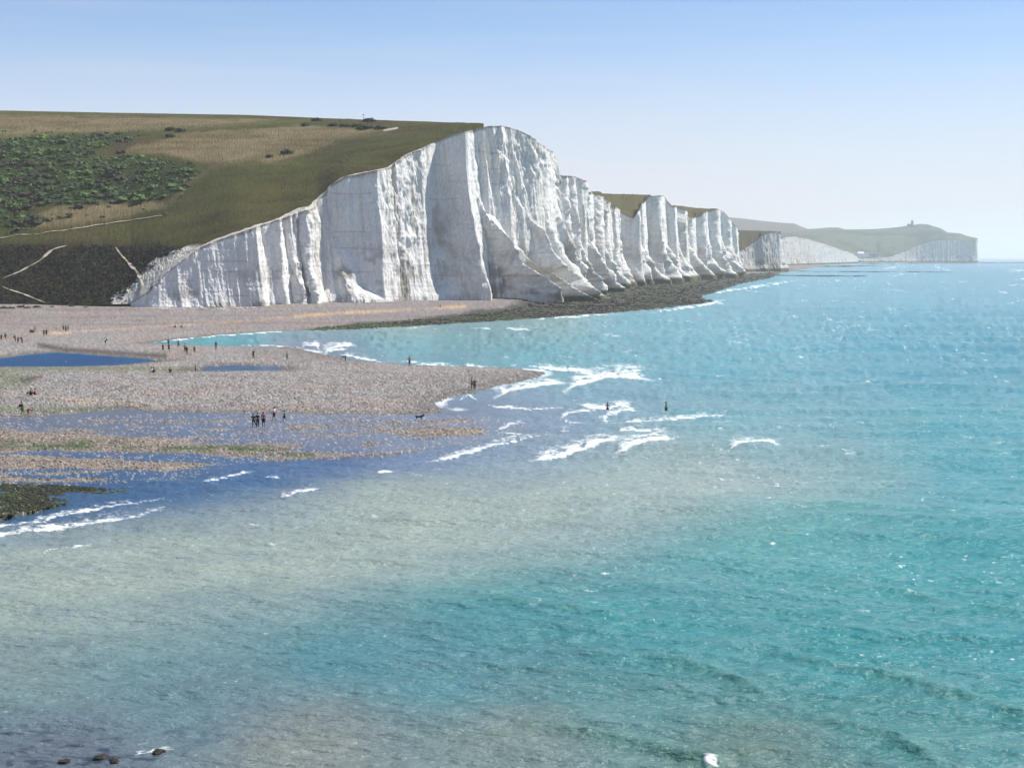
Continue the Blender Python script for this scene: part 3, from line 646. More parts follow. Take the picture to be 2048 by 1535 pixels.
RIDGE = [(-1300, 205), (0, 221), (250, 226), (500, 230), (640, 236), (740, 240), (850, 243), (975, 247.5), (985, 252), (1110, 320), (1170, 386), (1186, 385.5), (1195, 387), (1295, 389.5), (1300, 391.5), (1330, 393), (1336, 411), (1370, 413), (1395, 416), (1430, 418), (1452, 424), (1477, 475)]
pyr = np.minimum(pyb - 0.7, np.interp(epx_s, *zip(*RIDGE)))
Yr = np.interp(epx_s, [-1300, 0, 400, 700, 850, 960, 985, 1110, 1180, 1195, 1260, 1297, 1330, 1340, 1390, 1410, 1477], [980, 860, 840, 800, 740, 665, 660, 680, 850, 1090, 1120, 1125, 1200, 1330, 1390, 1400, 1580])
Yr = np.maximum(Yr, Yb + 6)
sm_ = sstep(60, 130, epx_s) * sstep(950, 900, epx_s)
for _a in (pyb, Yb, Yr, pyr):
    _a += (smooth(_a, 45) - _a) * sm_
pyb = np.minimum(pyb, epy - 0.6)
sea_side = ((epx_s > 968) & (epx_s < 1182)) | ((epx_s > 1303) & (epx_s < 1344)) | (epx_s > 1433)     # here the bare chalk makes the skyline
Yb = np.where((epx_s > 300) & (epx_s < 980), np.concatenate([Yb[:nf], smooth(Yb[nf:] + np.maximum(epy0[nf:] - pyb[nf:], 0) * 0.19 * 1.9 * bw, 40)]), Yb)
pyb = np.where(sea_side, epy0 + 3.5, pyb); Yb = np.where(sea_side, EY + 12, Yb); pyr = np.where(sea_side, epy0 + 9, pyr); Yr = np.where(sea_side, EY + 60, Yr)
spk_ = (epx_s > 1333) & (epx_s < 1400)
pyb = np.where(spk_, np.maximum(pyb, 411), pyb); pyr = np.where(spk_, np.maximum(pyr, 411), pyr)
SCRUB = [(-1300, 300), (0, 277), (180, 266), (270, 268), (262, 284), (200, 298), (170, 316), (290, 311), (385, 326), (398, 345), (352, 385), (320, 398), (240, 404), (100, 408), (50, 415), (88, 440), (40, 461), (-1300, 480)]
TAN = [[(-1300, 215), (0, 231), (300, 235), (560, 239), (480, 250), (380, 257), (250, 264), (0, 276), (-1300, 300)], [(270, 290), (390, 264), (600, 251), (780, 259), (700, 274), (560, 308), (470, 326), (398, 324), (330, 309), (250, 305)], [(505, 320), (640, 286), (672, 284), (600, 312), (545, 327)], [(60, 432), (110, 413), (250, 409), (320, 404), (332, 415), (240, 434), (120, 452), (70, 455)]]
PATHS = dict(main=[(-20, 476), (30, 472), (90, 466), (150, 458), (210, 448), (270, 440), (330, 430)], upper=[(330, 430), (420, 414), (500, 396), (580, 376), (640, 356)], zig=[(0, 560), (40, 543), (80, 522), (105, 497), (140, 491)], low=[(0, 573), (40, 587), (65, 597), (95, 608)], gully=[(228, 492), (236, 505), (255, 525), (275, 545), (285, 565), (283, 585), (270, 600)])
def paint_main(X, Y, Z, qx, qy, away):
    n1 = fbm(X / 40, Y / 40, 200, 4); n2 = fbm(X / 7, Y / 7, 201, 4); wnz = rng.random(X.shape)
    wx_, wy_ = qx + 9 * n2, qy + 4 * n2
    c = np.zeros(X.shape + (3,)) + np.array([0.064, 0.060, 0.016])
    c = mixc(c, [0.056, 0.064, 0.015], sstep(-0.2, 0.5, n1) * 0.8)
    c = mixc(c, [0.066, 0.046, 0.024], sstep(0.1, 0.6, fbm(X / 25, Y / 25, 203, 3)) * 0.5)
    c = mixc(c, [0.085, 0.088, 0.026], sstep(236, 228, qy) * 0.8)
    c = c * (1 + 0.38 * fbm(X / 16, Y / 9, 213, 4) + 0.22 * fbm(X / 60, Y / 4 + Z / 3, 214, 3))[..., None]
    c = mixc(c, [0.085, 0.068, 0.032], sstep(0.25, 0.55, fbm(X / 9, Y / 9 + Z / 5, 215, 3)) * 0.5)
    tanm = np.zeros(X.shape)
    for t in TAN: tanm = np.maximum(tanm, sstep(-4, 5, poly_sd(t, wx_, wy_)))
    c = mixc(c, [0.18, 0.145, 0.078], tanm * (0.65 + 0.35 * sstep(-0.5, 0.4, n2)))
    c = mixc(c, [0.10, 0.085, 0.03], tanm * sstep(0.0, 0.5, fbm(qx / 120, qy / 5, 205, 3)) * 0.7)
    sm = sstep(-3, 4, poly_sd(SCRUB, wx_, wy_))
    c = mixc(c, [0.034, 0.050, 0.014], sm)
    heath = sstep(474, 502, wy_ + 7 * fbm(X / 3, Y / 3, 211, 3)) * sstep(500, 400, qx)
    c = mixc(c, [0.026, 0.026, 0.011], heath * 0.95)
    c = mixc(c, [0.040, 0.032, 0.016], heath * sstep(0.1, 0.5, n2) * 0.7)
    c = mixc(c, [0.50, 0.47, 0.41], heath * sstep(0.42, 0.6, fbm(X / 9 + 5, Z / 2.2, 207, 3)) * sstep(120, 330, qx) * 0.8)
    # chalk showing at the broken end of the cliff
    broken = sstep(26, 4, line_d([(240, 606), (275, 590), (290, 560), (330, 530), (375, 505), (410, 492)], qx, qy) + 12 * n2)
    c = mixc(c, [0.62, 0.59, 0.53], sstep(0.40, 0.60, broken) * sstep(486, 497, qy) * 0.9)
    # worn ground and chalk along the edge
    near = np.exp(-np.arange(X.shape[0])[:, None] / 9.0) * (qx > 380)
    c = mixc(c, [0.055, 0.036, 0.022], np.clip(near * 1.2, 0, 1) * 0.7 * (0.6 + 0.4 * n2))
    rim = (np.arange(X.shape[0])[:, None] < 3 + 4 * n2 + 3 * sstep(700, 620, qx)) & (qx > 330) & (qx < 960)
    c = mixc(c, [0.62, 0.58, 0.52], rim * 0.85)
    c = mixc(c, [0.62, 0.60, 0.56], np.clip(1.2 - line_d([(768, 261), (795, 256)], qx, qy) / 2.0, 0, 1) * 0.8)
    c = mixc(c, [0.11, 0.085, 0.045], np.clip(1.3 - line_d([(330, 415), (380, 365), (420, 335), (480, 322), (600, 285), (780, 265)], qx, qy) / 5.0, 0, 1) * 0.6)
    c = mixc(c, [0.11, 0.085, 0.045], np.clip(1.3 - line_d([(420, 330), (560, 328), (690, 330), (740, 332)], qx, qy) / 2.0, 0, 1) * 0.45)
    c = mixc(c, [0.10, 0.095, 0.03], np.clip(1.3 - line_d([(0, 272), (150, 266), (300, 258), (480, 248), (640, 240)], qx, qy) / 3.0, 0, 1) * 0.6)
    c = mixc(c, [0.11, 0.10, 0.05], sstep(1150, 1190, qx) * 0.8)
    # grass tussocks
    vis = sstep(0.05, 0.2, np.ones(X.shape))
    c *= (0.72 + 0.56 * wnz)[..., None]
    dz = np.where(away >= 1, (0.45 * heath + 0.30 * tanm + 0.10) * (wnz - 0.5), 0) + heath * away * 0.7 * np.maximum(fbm(X / 2.2, Y / 2.2 + Z / 2.2, 209, 2), 0)
    return c, dz
D1 = build_downs('downs', 'grassy downland hill above the tall chalk cliff', EX, EY, EZ, epx, (pyb, Yb), (pyr, Yr), 136, paint_main, M_turf, 300, edge_k=30)
HQX, HQY = proj(D1['X'], D1['Y'], D1['Z'])
vis_rows = D1['na'] + D1['nb']
def on_downs(px, py, D=None, qx=None, qy=None):
    D = D or D1; qx = HQX if qx is None else qx; qy = HQY if qy is None else qy
    d = (qx - px) ** 2 + (qy - py) ** 2
    d[D['na'] + D['nb']:] = 1e9
    m = d.min(); cand = np.where(d <= m + 4.0)
    k = np.argmin(D['Y'][cand])
    i, j = cand[0][k], cand[1][k]
    return Vector((float(D['X'][i, j]), float(D['Y'][i, j]), float(D['Z'][i, j])))

def far_paint(base, greens, seed, scrubby=0.5):
    def p(X, Y, Z, qx, qy, away):
        n = fbm(X / 120, Y / 120, seed, 4); n2 = fbm(qx / 16, qy / 4, seed + 1, 4)
        c = np.zeros(X.shape + (3,)) + np.array(base)
        c = mixc(c, greens, sstep(-0.15, 0.4, n + 0.7 * n2) * scrubby)
        c *= (0.85 + 0.3 * rng.random(X.shape))[..., None]
        return c, 0
    return p
def headland(ctrl, label, hl, ridge, Yr, n, nv, seed, rough, paint, left=None, butts=(), ribs=None):
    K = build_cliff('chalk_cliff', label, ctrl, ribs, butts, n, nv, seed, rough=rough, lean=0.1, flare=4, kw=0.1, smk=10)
    EX, EY, EZ, ep = K['X'], K['YY'], K['Z'], K['px']
    if left is not None:
        lp, ly, lY = (np.array(q, float) for q in left)
        pp = np.linspace(lp[0], lp[-1], 90, endpoint=False)
        yy = np.interp(pp, lp, ly); YY = np.interp(pp, lp, lY)
        lx, lz = at_y(pp, yy, YY)
        EX = np.concatenate([lx, EX]); EY = np.concatenate([YY, EY]); EZ = np.concatenate([lz, EZ]); ep = np.concatenate([pp, ep])
    qx, qy = proj(EX, EY, EZ)
    nl = len(EX) - K['n']
    qy = np.concatenate([qy[:nl], smooth(runx(qy[nl:], 5, np.min), 5)])
    pb = qy - 0.3; Yb_ = np.concatenate([EY[:nl], smooth(runx(EY[nl:], 6, np.max), 8)]) + 10
    pr = np.minimum(pb - 0.3, np.interp(ep, *zip(*ridge))); Yr_ = np.maximum(np.interp(ep, *zip(*Yr)), Yb_ + 20)
    D = build_downs('downs', hl, EX, EY, EZ, ep, (pb, Yb_), (pr, Yr_), 48, paint, M_far, seed + 500, rough=1.0, back=400, edge_k=8, edge_lim=9999)
    return K, D
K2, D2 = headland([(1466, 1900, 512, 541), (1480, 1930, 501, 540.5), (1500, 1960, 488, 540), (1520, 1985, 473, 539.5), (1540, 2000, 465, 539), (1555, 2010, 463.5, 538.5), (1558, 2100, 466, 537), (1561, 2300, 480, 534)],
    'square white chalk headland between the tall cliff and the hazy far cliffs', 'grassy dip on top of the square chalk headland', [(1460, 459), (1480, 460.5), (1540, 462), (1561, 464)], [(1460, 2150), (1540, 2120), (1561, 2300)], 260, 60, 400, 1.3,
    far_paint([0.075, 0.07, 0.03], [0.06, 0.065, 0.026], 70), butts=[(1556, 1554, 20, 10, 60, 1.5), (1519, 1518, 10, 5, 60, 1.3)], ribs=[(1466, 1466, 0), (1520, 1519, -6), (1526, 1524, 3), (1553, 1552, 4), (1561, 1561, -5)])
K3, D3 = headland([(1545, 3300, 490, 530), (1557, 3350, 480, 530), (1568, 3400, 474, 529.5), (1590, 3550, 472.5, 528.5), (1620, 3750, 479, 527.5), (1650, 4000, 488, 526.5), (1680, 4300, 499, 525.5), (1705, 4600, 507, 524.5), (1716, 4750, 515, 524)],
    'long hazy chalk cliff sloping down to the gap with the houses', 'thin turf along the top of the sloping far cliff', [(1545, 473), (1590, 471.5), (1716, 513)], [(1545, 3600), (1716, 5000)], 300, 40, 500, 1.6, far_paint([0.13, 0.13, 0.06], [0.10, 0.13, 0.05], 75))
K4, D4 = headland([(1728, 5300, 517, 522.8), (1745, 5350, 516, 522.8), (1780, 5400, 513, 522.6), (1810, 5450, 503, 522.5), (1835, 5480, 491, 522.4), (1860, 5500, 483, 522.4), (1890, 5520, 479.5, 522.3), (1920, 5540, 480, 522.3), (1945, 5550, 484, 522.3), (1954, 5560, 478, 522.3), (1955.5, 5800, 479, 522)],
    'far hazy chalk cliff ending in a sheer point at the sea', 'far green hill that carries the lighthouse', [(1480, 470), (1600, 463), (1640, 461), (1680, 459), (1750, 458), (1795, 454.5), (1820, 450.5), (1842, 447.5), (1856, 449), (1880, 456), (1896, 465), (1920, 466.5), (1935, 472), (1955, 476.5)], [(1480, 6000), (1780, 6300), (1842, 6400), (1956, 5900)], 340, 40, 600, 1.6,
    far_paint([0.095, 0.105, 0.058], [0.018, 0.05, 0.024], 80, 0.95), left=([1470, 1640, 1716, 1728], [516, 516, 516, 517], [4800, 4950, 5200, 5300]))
# far rolling downs on the skyline
dp = np.linspace(1380, 1740, 120)
def skyline(name, label, ridge, Y0, Y1, seed):
    py0 = 505 + 0 * dp; x, z = at_y(dp, py0, Y0 + 0 * dp)
    pr = np.interp(dp, *zip(*ridge)) + 0.5 * fbm(dp / 30, 0 * dp, seed, 3)
    return build_downs(name, label, x, Y0 + 0 * dp, z, dp, (py0 - 2, Y0 + 60 + 0 * dp), (pr, Y1 + 0 * dp), 40, far_paint([0.075, 0.080, 0.052], [0.045, 0.06, 0.035], seed, 0.6), M_far, seed, rough=3.0, back=800)
skyline('downs', 'hazy blue down on the skyline rising behind the cliffs', [(1380, 432), (1440, 433), (1475, 436), (1520, 441), (1560, 445), (1590, 447), (1605, 454), (1620, 459), (1650, 468), (1740, 490)], 6600, 7600, 90)
skyline('downs', 'low pale rounded down left of the lighthouse hill', [(1380, 470), (1580, 464), (1620, 458), (1660, 454.5), (1675, 454.5), (1690, 459), (1740, 475)], 6500, 7000, 95)

# ------------------------------------------------------------------ footpaths on the hill
M_path = plain_mat('chalk_path', (0.34, 0.30, 0.24), 0.95, 0.55, 0.5)
def path(pts, w, label):
    P = np.array(pts, float); seg = np.hypot(*np.diff(P, axis=0).T); cs = np.concatenate([[0], np.cumsum(seg)])
    q = np.arange(0, cs[-1], 4.0)
    px = np.interp(q, cs, P[:, 0]); py = np.interp(q, cs, P[:, 1])
    C = [on_downs(a, b) for a, b in zip(px, py)]
    A = np.array([tuple(c_) for c_ in C]); 
    for k in range(3): A[:, k] = smooth(A[:, k], 7)
    vs = []; tng = np.gradient(A, axis=0)
    for k, (p, t) in enumerate(zip(A, tng)):
        nrm = np.array([-t[1], t[0], 0]); nrm /= np.linalg.norm(nrm) + 1e-9
        ww = w * (0.45 + 0.55 * random.random() + 0.5 * float(vn(np.array(k * 0.35), np.array(w * 9.0), 401))) * min(1.0, 0.3 + 0.12 * min(k, len(A) - k))
        sl = 0.35
        for s_ in (-1, -0.33, 0.33, 1):
            o_ = nrm * s_ * ww / 2
            vs.append(p + o_ + np.array([0, 0, 0.32 + o_[1] * sl]))
    fs = [(4 * k + j, 4 * k + 4 + j, 4 * k + 5 + j, 4 * k + 1 + j) for k in range(len(A) - 1) for j in range(3)]
    tag(link_mesh('footpath', np.array(vs), fs, M_path), label, kind='structure')
path(PATHS['main'], 0.8, 'pale chalk footpath climbing the hill from the left')
path(PATHS['zig'], 1.3, 'white chalk track slanting up the dark slope at left')
path(PATHS['low'], 1.1, 'thin chalk track reaching the beach at the hill foot')
path(PATHS['gully'], 1.5, 'chalk gully path beside the low end of the cliff')

# ------------------------------------------------------------------ vegetation and rocks
def leaf_clump(n, rad, flat=0.6, leaf=0.3):
    """many small leaf faces spread through a dome"""
    V = []; Fc = []
    for k in range(n):
        d = np.array([random.gauss(0, 1), random.gauss(0, 1), abs(random.gauss(0, 1))]); d /= np.linalg.norm(d)
        p = d * rad * random.uniform(0.55, 1.05); p[2] *= flat
        a = np.array([random.gauss(0, 1) for _ in range(3)]); a -= d * a.dot(d) * 0.6; a /= np.linalg.norm(a)
        b = np.cross(d, a); sz = leaf * random.uniform(0.6, 1.4)
        i = len(V)
        V += [p + a * sz, p + b * sz * 0.8 + d * sz * .3, p - a * sz, p - b * sz * 0.8]
        Fc.append((i, i + 1, i + 2, i + 3))
    return np.array(V), np.array(Fc)
def dome(seed):
    r = random.Random(seed); nr_, nc_ = 5, 11; V = []; ph = [r.uniform(0, 6) for _ in range(4)]
    for i in range(nr_):
        a = i / (nr_ - 1) * math.pi / 2
        for k in range(nc_):
            b = 2 * math.pi * k / nc_
            q = 1 + 0.22 * math.sin(3 * b + ph[0] + 2 * a) + 0.18 * math.sin(5 * b + ph[1] - 3 * a) + r.uniform(-.10, .10)
            V.append((math.cos(a) * math.cos(b) * q, math.cos(a) * math.sin(b) * q, (math.sin(a) * 0.62 * q if i < nr_ - 1 else 0.60) - 0.05))
    Fs = [(i * nc_ + k, i * nc_ + (k + 1) % nc_, (i + 1) * nc_ + (k + 1) % nc_, (i + 1) * nc_ + k) for i in range(nr_ - 1) for k in range(nc_)]
    return np.array(V), np.array(Fs)
clumps = [leaf_clump(30, 1.0, 0.55, 0.30) for _ in range(3)] + [dome(k) for k in range(5)]
def rock_shape(seed, flat=0.6):
    bm = bmesh.new(); bmesh.ops.create_icosphere(bm, subdivisions=1, radius=1.0)
    r = random.Random(seed); 
    for v_ in bm.verts:
        v_.co *= r.uniform(0.7, 1.25); v_.co.z *= flat
    V = np.array([v_.co[:] for v_ in bm.verts]); Fc = np.array([[q.index for q in f_.verts] for f_ in bm.faces]); bm.free()
    return V, Fc
rocks = [rock_shape(k) for k in range(7)]
def scatter(name, shapes, P, S_, C, mat, smooth_=False, zs=None):
    Vs, Fs, Cs = [], [], []; o = 0
    by = {}
    for i in range(len(P)): by.setdefault(int(rng.integers(len(shapes))), []).append(i)
    for k, idx in by.items():
        V, Fc = shapes[k]; idx = np.array(idx)
        a = rng.random(len(idx)) * 6.283; ca, sa = np.cos(a)[:, None], np.sin(a)[:, None]
        sx = S_[idx][:, None] * (0.8 + 0.5 * rng.random((len(idx), 1))); sy = S_[idx][:, None] * (0.8 + 0.5 * rng.random((len(idx), 1))); sz = S_[idx][:, None] * (0.7 + 0.6 * rng.random((len(idx), 1)))
        x = V[None, :, 0] * sx; y = V[None, :, 1] * sy; z = V[None, :, 2] * sz
        W = np.stack([x * ca - y * sa, x * sa + y * ca, z], -1) + P[idx][:, None, :]
        Vs.append(W.reshape(-1, 3)); Cs.append(np.repeat(C[idx], len(V), 0) * (0.8 + 0.4 * rng.random((len(idx) * len(V), 1))))
        Fs.append((Fc[None] + (np.arange(len(idx)) * len(V))[:, None, None]).reshape(-1, Fc.shape[1]) + o); o += len(idx) * len(V)
    return link_mesh(name, np.concatenate(Vs), np.concatenate(Fs), mat, np.concatenate(Cs), smooth_)
# dense scrub on the left hillside
def pick(poly, n, jitter=True, jx=5, rowmax=None):
    m = poly_sd(poly, HQX, HQY) > 0
    m[vis_rows:] = False
    i, j = np.where(m & (HQX > -300))
    # weight by the area the cell covers
    gy = np.abs(np.gradient(HQY, axis=0)); gx = np.abs(np.gradient(HQX, axis=1))
    w = (gy * gx)[i, j]; w = w / w.sum()
    k = rng.choice(len(i), n, p=w)
    P = np.stack([D1['X'][i[k], j[k]], D1['Y'][i[k], j[k]], D1['Z'][i[k], j[k]]], -1)
    P[:, :2] += rng.normal(0, 1.0, (n, 2)); 
    return P
P = np.concatenate([pick(SCRUB, 3400), pick([(-300, 268), (180, 258), (300, 262), (330, 300), (420, 335), (370, 395), (330, 415), (120, 450), (-300, 475)], 260)])
nn = fbm(P[:, 0] / 16, P[:, 1] / 16, 220, 3); nm = fbm(P[:, 0] / 9, P[:, 1] / 9, 222, 3)
C = np.zeros((len(P), 3)) + np.array([0.075, 0.115, 0.030])
C = mixc(C, [0.038, 0.055, 0.020], sstep(0, 0.4, nm)); C = mixc(C, [0.125, 0.185, 0.034], sstep(0.15, 0.45, nn) * 0.9); C = mixc(C, [0.06, 0.036, 0.026], sstep(0.28, 0.42, -nn) * 0.9)
C *= np.array([0.80, 0.95, 0.75]) * (0.65 + 0.7 * rng.random((len(P), 1)))
scr = scatter('scrub', clumps, P - np.array([0, 0, 0.2]), 0.6 + 1.7 * rng.random(len(P)) ** 2.5 + 0.3 * sstep(0, .6, nm), C, M_leaf)
tag(scr, 'dense dark green scrub covering the left hillside', kind='stuff')
P = pick([(-300, 490), (250, 490), (400, 496), (330, 535), (270, 590), (240, 603), (0, 609), (-300, 615)], 5200)
C = mixc(np.zeros((len(P), 3)) + np.array([0.015, 0.016, 0.007]), [0.034, 0.027, 0.013], sstep(-0.1, 0.4, fbm(P[:, 0] / 6, P[:, 1] / 6, 230, 3)))
q1, q2 = proj(P[:, 0], P[:, 1], P[:, 2])
clear = np.minimum.reduce([line_d(PATHS[k], q1, q2) for k in ('zig', 'low', 'gully')]) > 5
clear &= (line_d([(240, 606), (275, 590), (290, 560), (330, 530), (375, 505), (410, 492)], q1, q2) > 8 + 10 * rng.random(len(P)))
small_clumps = [leaf_clump(15, 1.0, 0.7, 0.45) for _ in range(6)]
tag(scatter('heath', small_clumps, P[clear], (0.35 + 0.45 * rng.random(len(P)))[clear], C[clear], M_leaf), 'low dark heath on the steep slope above the beach', kind='stuff')
# weed-covered boulders of the reef and the near weed patch
def pick_px(poly, n):
    a = np.array(poly); out = []
    x = rng.uniform(max(a[:, 0].min(), -150), a[:, 0].max(), n * 6); y = rng.uniform(a[:, 1].min(), a[:, 1].max(), n * 6)
    m = poly_sd(poly, x, y) > -1.0
    return x[m][:n], y[m][:n]
def lay(px, py):
    X, Y = ground(px, py, 0.4); z = beach_height(X, Y)[0]
    X, Y = ground(px, py, np.maximum(z, 0)); z = beach_height(X, Y)[0]
    return np.stack([X, Y, z], -1)
px, py = pick_px(REEF_PX, 9000); P = lay(px, py)
nn = fbm(P[:, 0] / 14, P[:, 1] / 14, 240, 3)
C = mixc(np.zeros((len(P), 3)) + np.array([0.034, 0.033, 0.022]), [0.075, 0.095, 0.026], sstep(-0.1, 0.45, nn + 0.4 * sstep(900, 640, px) - 0.1)); C = mixc(C, [0.16, 0.15, 0.11], (rng.random(len(P)) > 0.88) * 0.7)
tag(scatter('reef_rocks', rocks, P, (0.22 + 0.45 * rng.random(len(P)) ** 2) * (P[:, 1] / 520) ** 0.7, C, M_rock), 'weed-covered boulders of the reef below the cliff', kind='stuff')
WEED_PX = [(-150, 967), (0, 967), (120, 970), (255, 976), (262, 985), (200, 1000), (110, 1014), (40, 1026), (0, 1034), (-150, 1050)]
px, py = pick_px(WEED_PX, 2600); P = lay(px, py)
C = mixc(np.zeros((len(P), 3)) + np.array([0.026, 0.030, 0.013]), [0.055, 0.085, 0.02], sstep(0.0, 0.5, fbm(P[:, 0] / 3, P[:, 1] / 3, 250, 3)))
tag(scatter('weedy_stones', rocks, P, 0.08 + 0.14 * rng.random(len(P)), C, M_rock), 'green weed-covered stones at the left edge of the channel', kind='stuff')
px = rng.uniform(-150, 1090, 18000); py = 740 + (970 - 740) * rng.random(18000)
P = lay(px, py); m = P[:, 2] > 0.0; P = P[m]
C = np.zeros((len(P), 3)) + np.array([0.30, 0.27, 0.24]); C *= (0.10 + 1.5 * rng.random((len(P), 1)) ** 1.6)
tag(scatter('cobbles', rocks[:5], P, 0.05 + 0.10 * rng.random(len(P)) ** 2, C, M_rock), 'loose flint cobbles strewn over the shingle spit', kind='stuff')

# broken chalk along the foot of the cliff
px = rng.uniform(300, 965, 1500); py = np.interp(px, [300, 420, 520, 640, 700, 790, 885, 965], [612.5, 612.5, 608.5, 604, 600, 599.5, 591, 589]) + 2.2 * rng.random(1500) ** 2
keep_ = vn(px / 22, 0 * px, 260) > -0.25; P = lay(px[keep_], py[keep_])
tag(scatter('chalk_rubble', rocks, P, 0.12 + 0.55 * rng.random(len(P)) ** 4, np.zeros((len(P), 3)) + np.array([0.70, 0.68, 0.64]) * (0.55 + 0.45 * rng.random((len(P), 1))), M_chalk), 'loose broken chalk lying along the foot of the tall cliff', kind='stuff')
# single rocks and blocks
def single(name, kind, loc, s, cols_, mat, label, cat, group=None, flat=0.7, seed=0, sub=2):
    bm = bmesh.new(); bmesh.ops.create_icosphere(bm, subdivisions=sub, radius=1.0)
    r = random.Random(seed)
    ph = [r.uniform(0, 9) for _ in range(6)]
    for v_ in bm.verts:
        q = v_.co.copy()
        v_.co *= 0.85 + 0.25 * math.sin(3 * q.x + ph[0]) * math.sin(2.6 * q.y + ph[1]) + 0.15 * math.sin(5 * q.z + ph[2] + 3 * q.x) + r.uniform(-.07, .07)
        v_.co.z *= flat
        v_.co = Vector((max(-.8, min(.8, v_.co.x)), max(-.8, min(.8, v_.co.y)), max(-.3, v_.co.z))) * s
    V = np.array([v_.co[:] for v_ in bm.verts]); Fc = np.array([[q.index for q in f_.verts] for f_ in bm.faces]); bm.free()
    o = link_mesh(name, V, Fc, mat, np.array(cols_) * (0.7 + 0.6 * rng.random((len(V), 1))), False)
    o.location = loc; o.rotation_euler = (0, 0, r.uniform(0, 6)); tag(o, label, cat, group); return o
wherex = [(1062, 610, 'leftmost dark boulder at the back edge of the reef'), (1074, 609, 'dark boulder second from the left at the back of the reef'), (1090, 608, 'wide dark boulder under the toe of the big buttress'), (1103, 609, 'dark boulder right of the wide one below the buttress toe'), (1116, 606, 'dark boulder on the reef rightmost of its row below the buttress')]
for k, (a, b, lb) in enumerate(wherex):
    single('boulder', 0, on_beach(a, b), 1.3 + 0.3 * (k == 2), (0.05, 0.048, 0.035), M_rock, lb, 'boulder', 'dark boulders behind the reef', seed=k + 3)
for k, (a, b, s_, lb) in enumerate([(425, 610, 1.5, 'broken chalk block at the cliff foot under the low mottled wall'), (402, 611, 1.1, 'small chalk block left of the broken one at the cliff foot'), (522, 607, 1.6, 'white chalk block below the narrow bright rib'), (535, 607, 1.2, 'chalk block just right of the one below the bright rib'), (601, 606, 1.5, 'chalk block at the toe of the small flared buttress'), (793, 598, 1.3, 'chalk block at the foot of the broad bright wall'), (345, 612, 1.8, 'large chalk block at the broken left end of the cliff')]):
    single('chalk_block', 0, on_beach(a, b), s_, (0.72, 0.70, 0.66), M_chalk, lb, 'rock', 'chalk blocks along the cliff foot', seed=k + 20)
for k, (a, b, s_, lb) in enumerate([(128, 1529, .28, 'dark weedy rock breaking the water at the lower left'), (205, 1522, .38, 'low dark rock awash between two others at lower left'), (318, 1512, .36, 'dark rock beside the small splash at the bottom edge'), (228, 1530, .32, 'lowest dark rock at the bottom edge of the water')]):
    p = ground(a, b, 0.0)
    single('rock', 0, (p[0], p[1], 0.12), s_, (0.03, 0.026, 0.018), M_rock, lb, 'rock', 'rocks awash in the near water', seed=k + 40, flat=0.6)

def bush(loc, s, c_, label, group, n=70):
    t = empty('bush', loc)
    V, Fc = leaf_clump(n, 1.0, 0.6, 0.26)
    V = V * np.array([s * 1.25, s, s])
    link_mesh('foliage', V, Fc, M_leaf, np.array(c_) * (0.6 + 0.8 * rng.random((len(V), 1))), False, t)
    bm = bmesh.new(); bmesh.ops.create_cone(bm, cap_ends=True, segments=6, radius1=0.09 * s, radius2=0.04 * s, depth=0.6 * s)
    Vc = np.array([v_.co[:] for v_ in bm.verts]) + np.array([0, 0, .25 * s]); bmesh.ops.triangulate(bm, faces=bm.faces)
    Ft = np.array([[q.index for q in f_.verts] for f_ in bm.faces]); bm.free()
    link_mesh('stem', Vc, Ft, M_leaf, np.zeros((len(Vc), 3)) + np.array([0.06, 0.045, 0.03]), False, t)
    return tag(t, label, 'bush', group)
G1 = 'bushes on the hilltop'
for a, b, s_, lb in [(633, 240, 2.6, 'rounded dark bush alone on the hilltop skyline at left'), (738, 242, 3.0, 'dark bush beside the post on the hilltop'), (665, 251, 2.2, 'bush left of the middle in the hilltop hedge'), (690, 252, 2.4, 'bush second in the hilltop hedge from the left'), (712, 253, 2.4, 'bush in the hilltop hedge below the post'), (735, 255, 2.6, 'bush in the hilltop hedge under the bush by the post'), (760, 256, 2.4, 'rightmost bush of the hilltop hedge by the chalk scar'), (610, 250, 2.0, 'leftmost bush of the hilltop hedge'), (720, 258, 2.0, 'lowest bush of the hilltop hedge'), (340, 260, 2.4, 'dark bush by the fence in the tall grass'), (360, 262, 2.4, 'dark bush right of the one by the grass fence'), (340, 273, 2.0, 'small bush alone in the tan grass'), (575, 305, 2.4, 'dark bush in the tan grass wedge'), (540, 312, 1.6, 'faint low bush left of the tan wedge bush'), (372, 372, 1.6, 'bush at the right tip of the scrub'), (65, 445, 3.0, 'bush by the tan grass above the path')]:
    bush(on_downs(a, b), s_, (0.024, 0.036, 0.012), lb, G1)
G2 = 'plants at the foot of the hill'
for a, b, s_, lb in [(8, 617, 1.6, 'wide green plant at the far left where slope meets beach'), (22, 617, 1.4, 'green plant second from the left at the slope foot'), (42, 615, 1.5, 'bright green plant third from the left at the slope foot'), (56, 616, 1.3, 'yellow green plant left of the chalk track end'), (74, 615, 1.6, 'large green plant just left of the chalk track end'), (104, 614, 0.9, 'small dark plant right of the chalk track end'), (142, 613, 1.0, 'lone low plant on the upper shingle'), (171, 612, 0.8, 'farthest right small plant on the upper shingle')]:
    bush(on_beach(a, b), s_ * 0.8, (0.06, 0.10, 0.02), lb, G2)

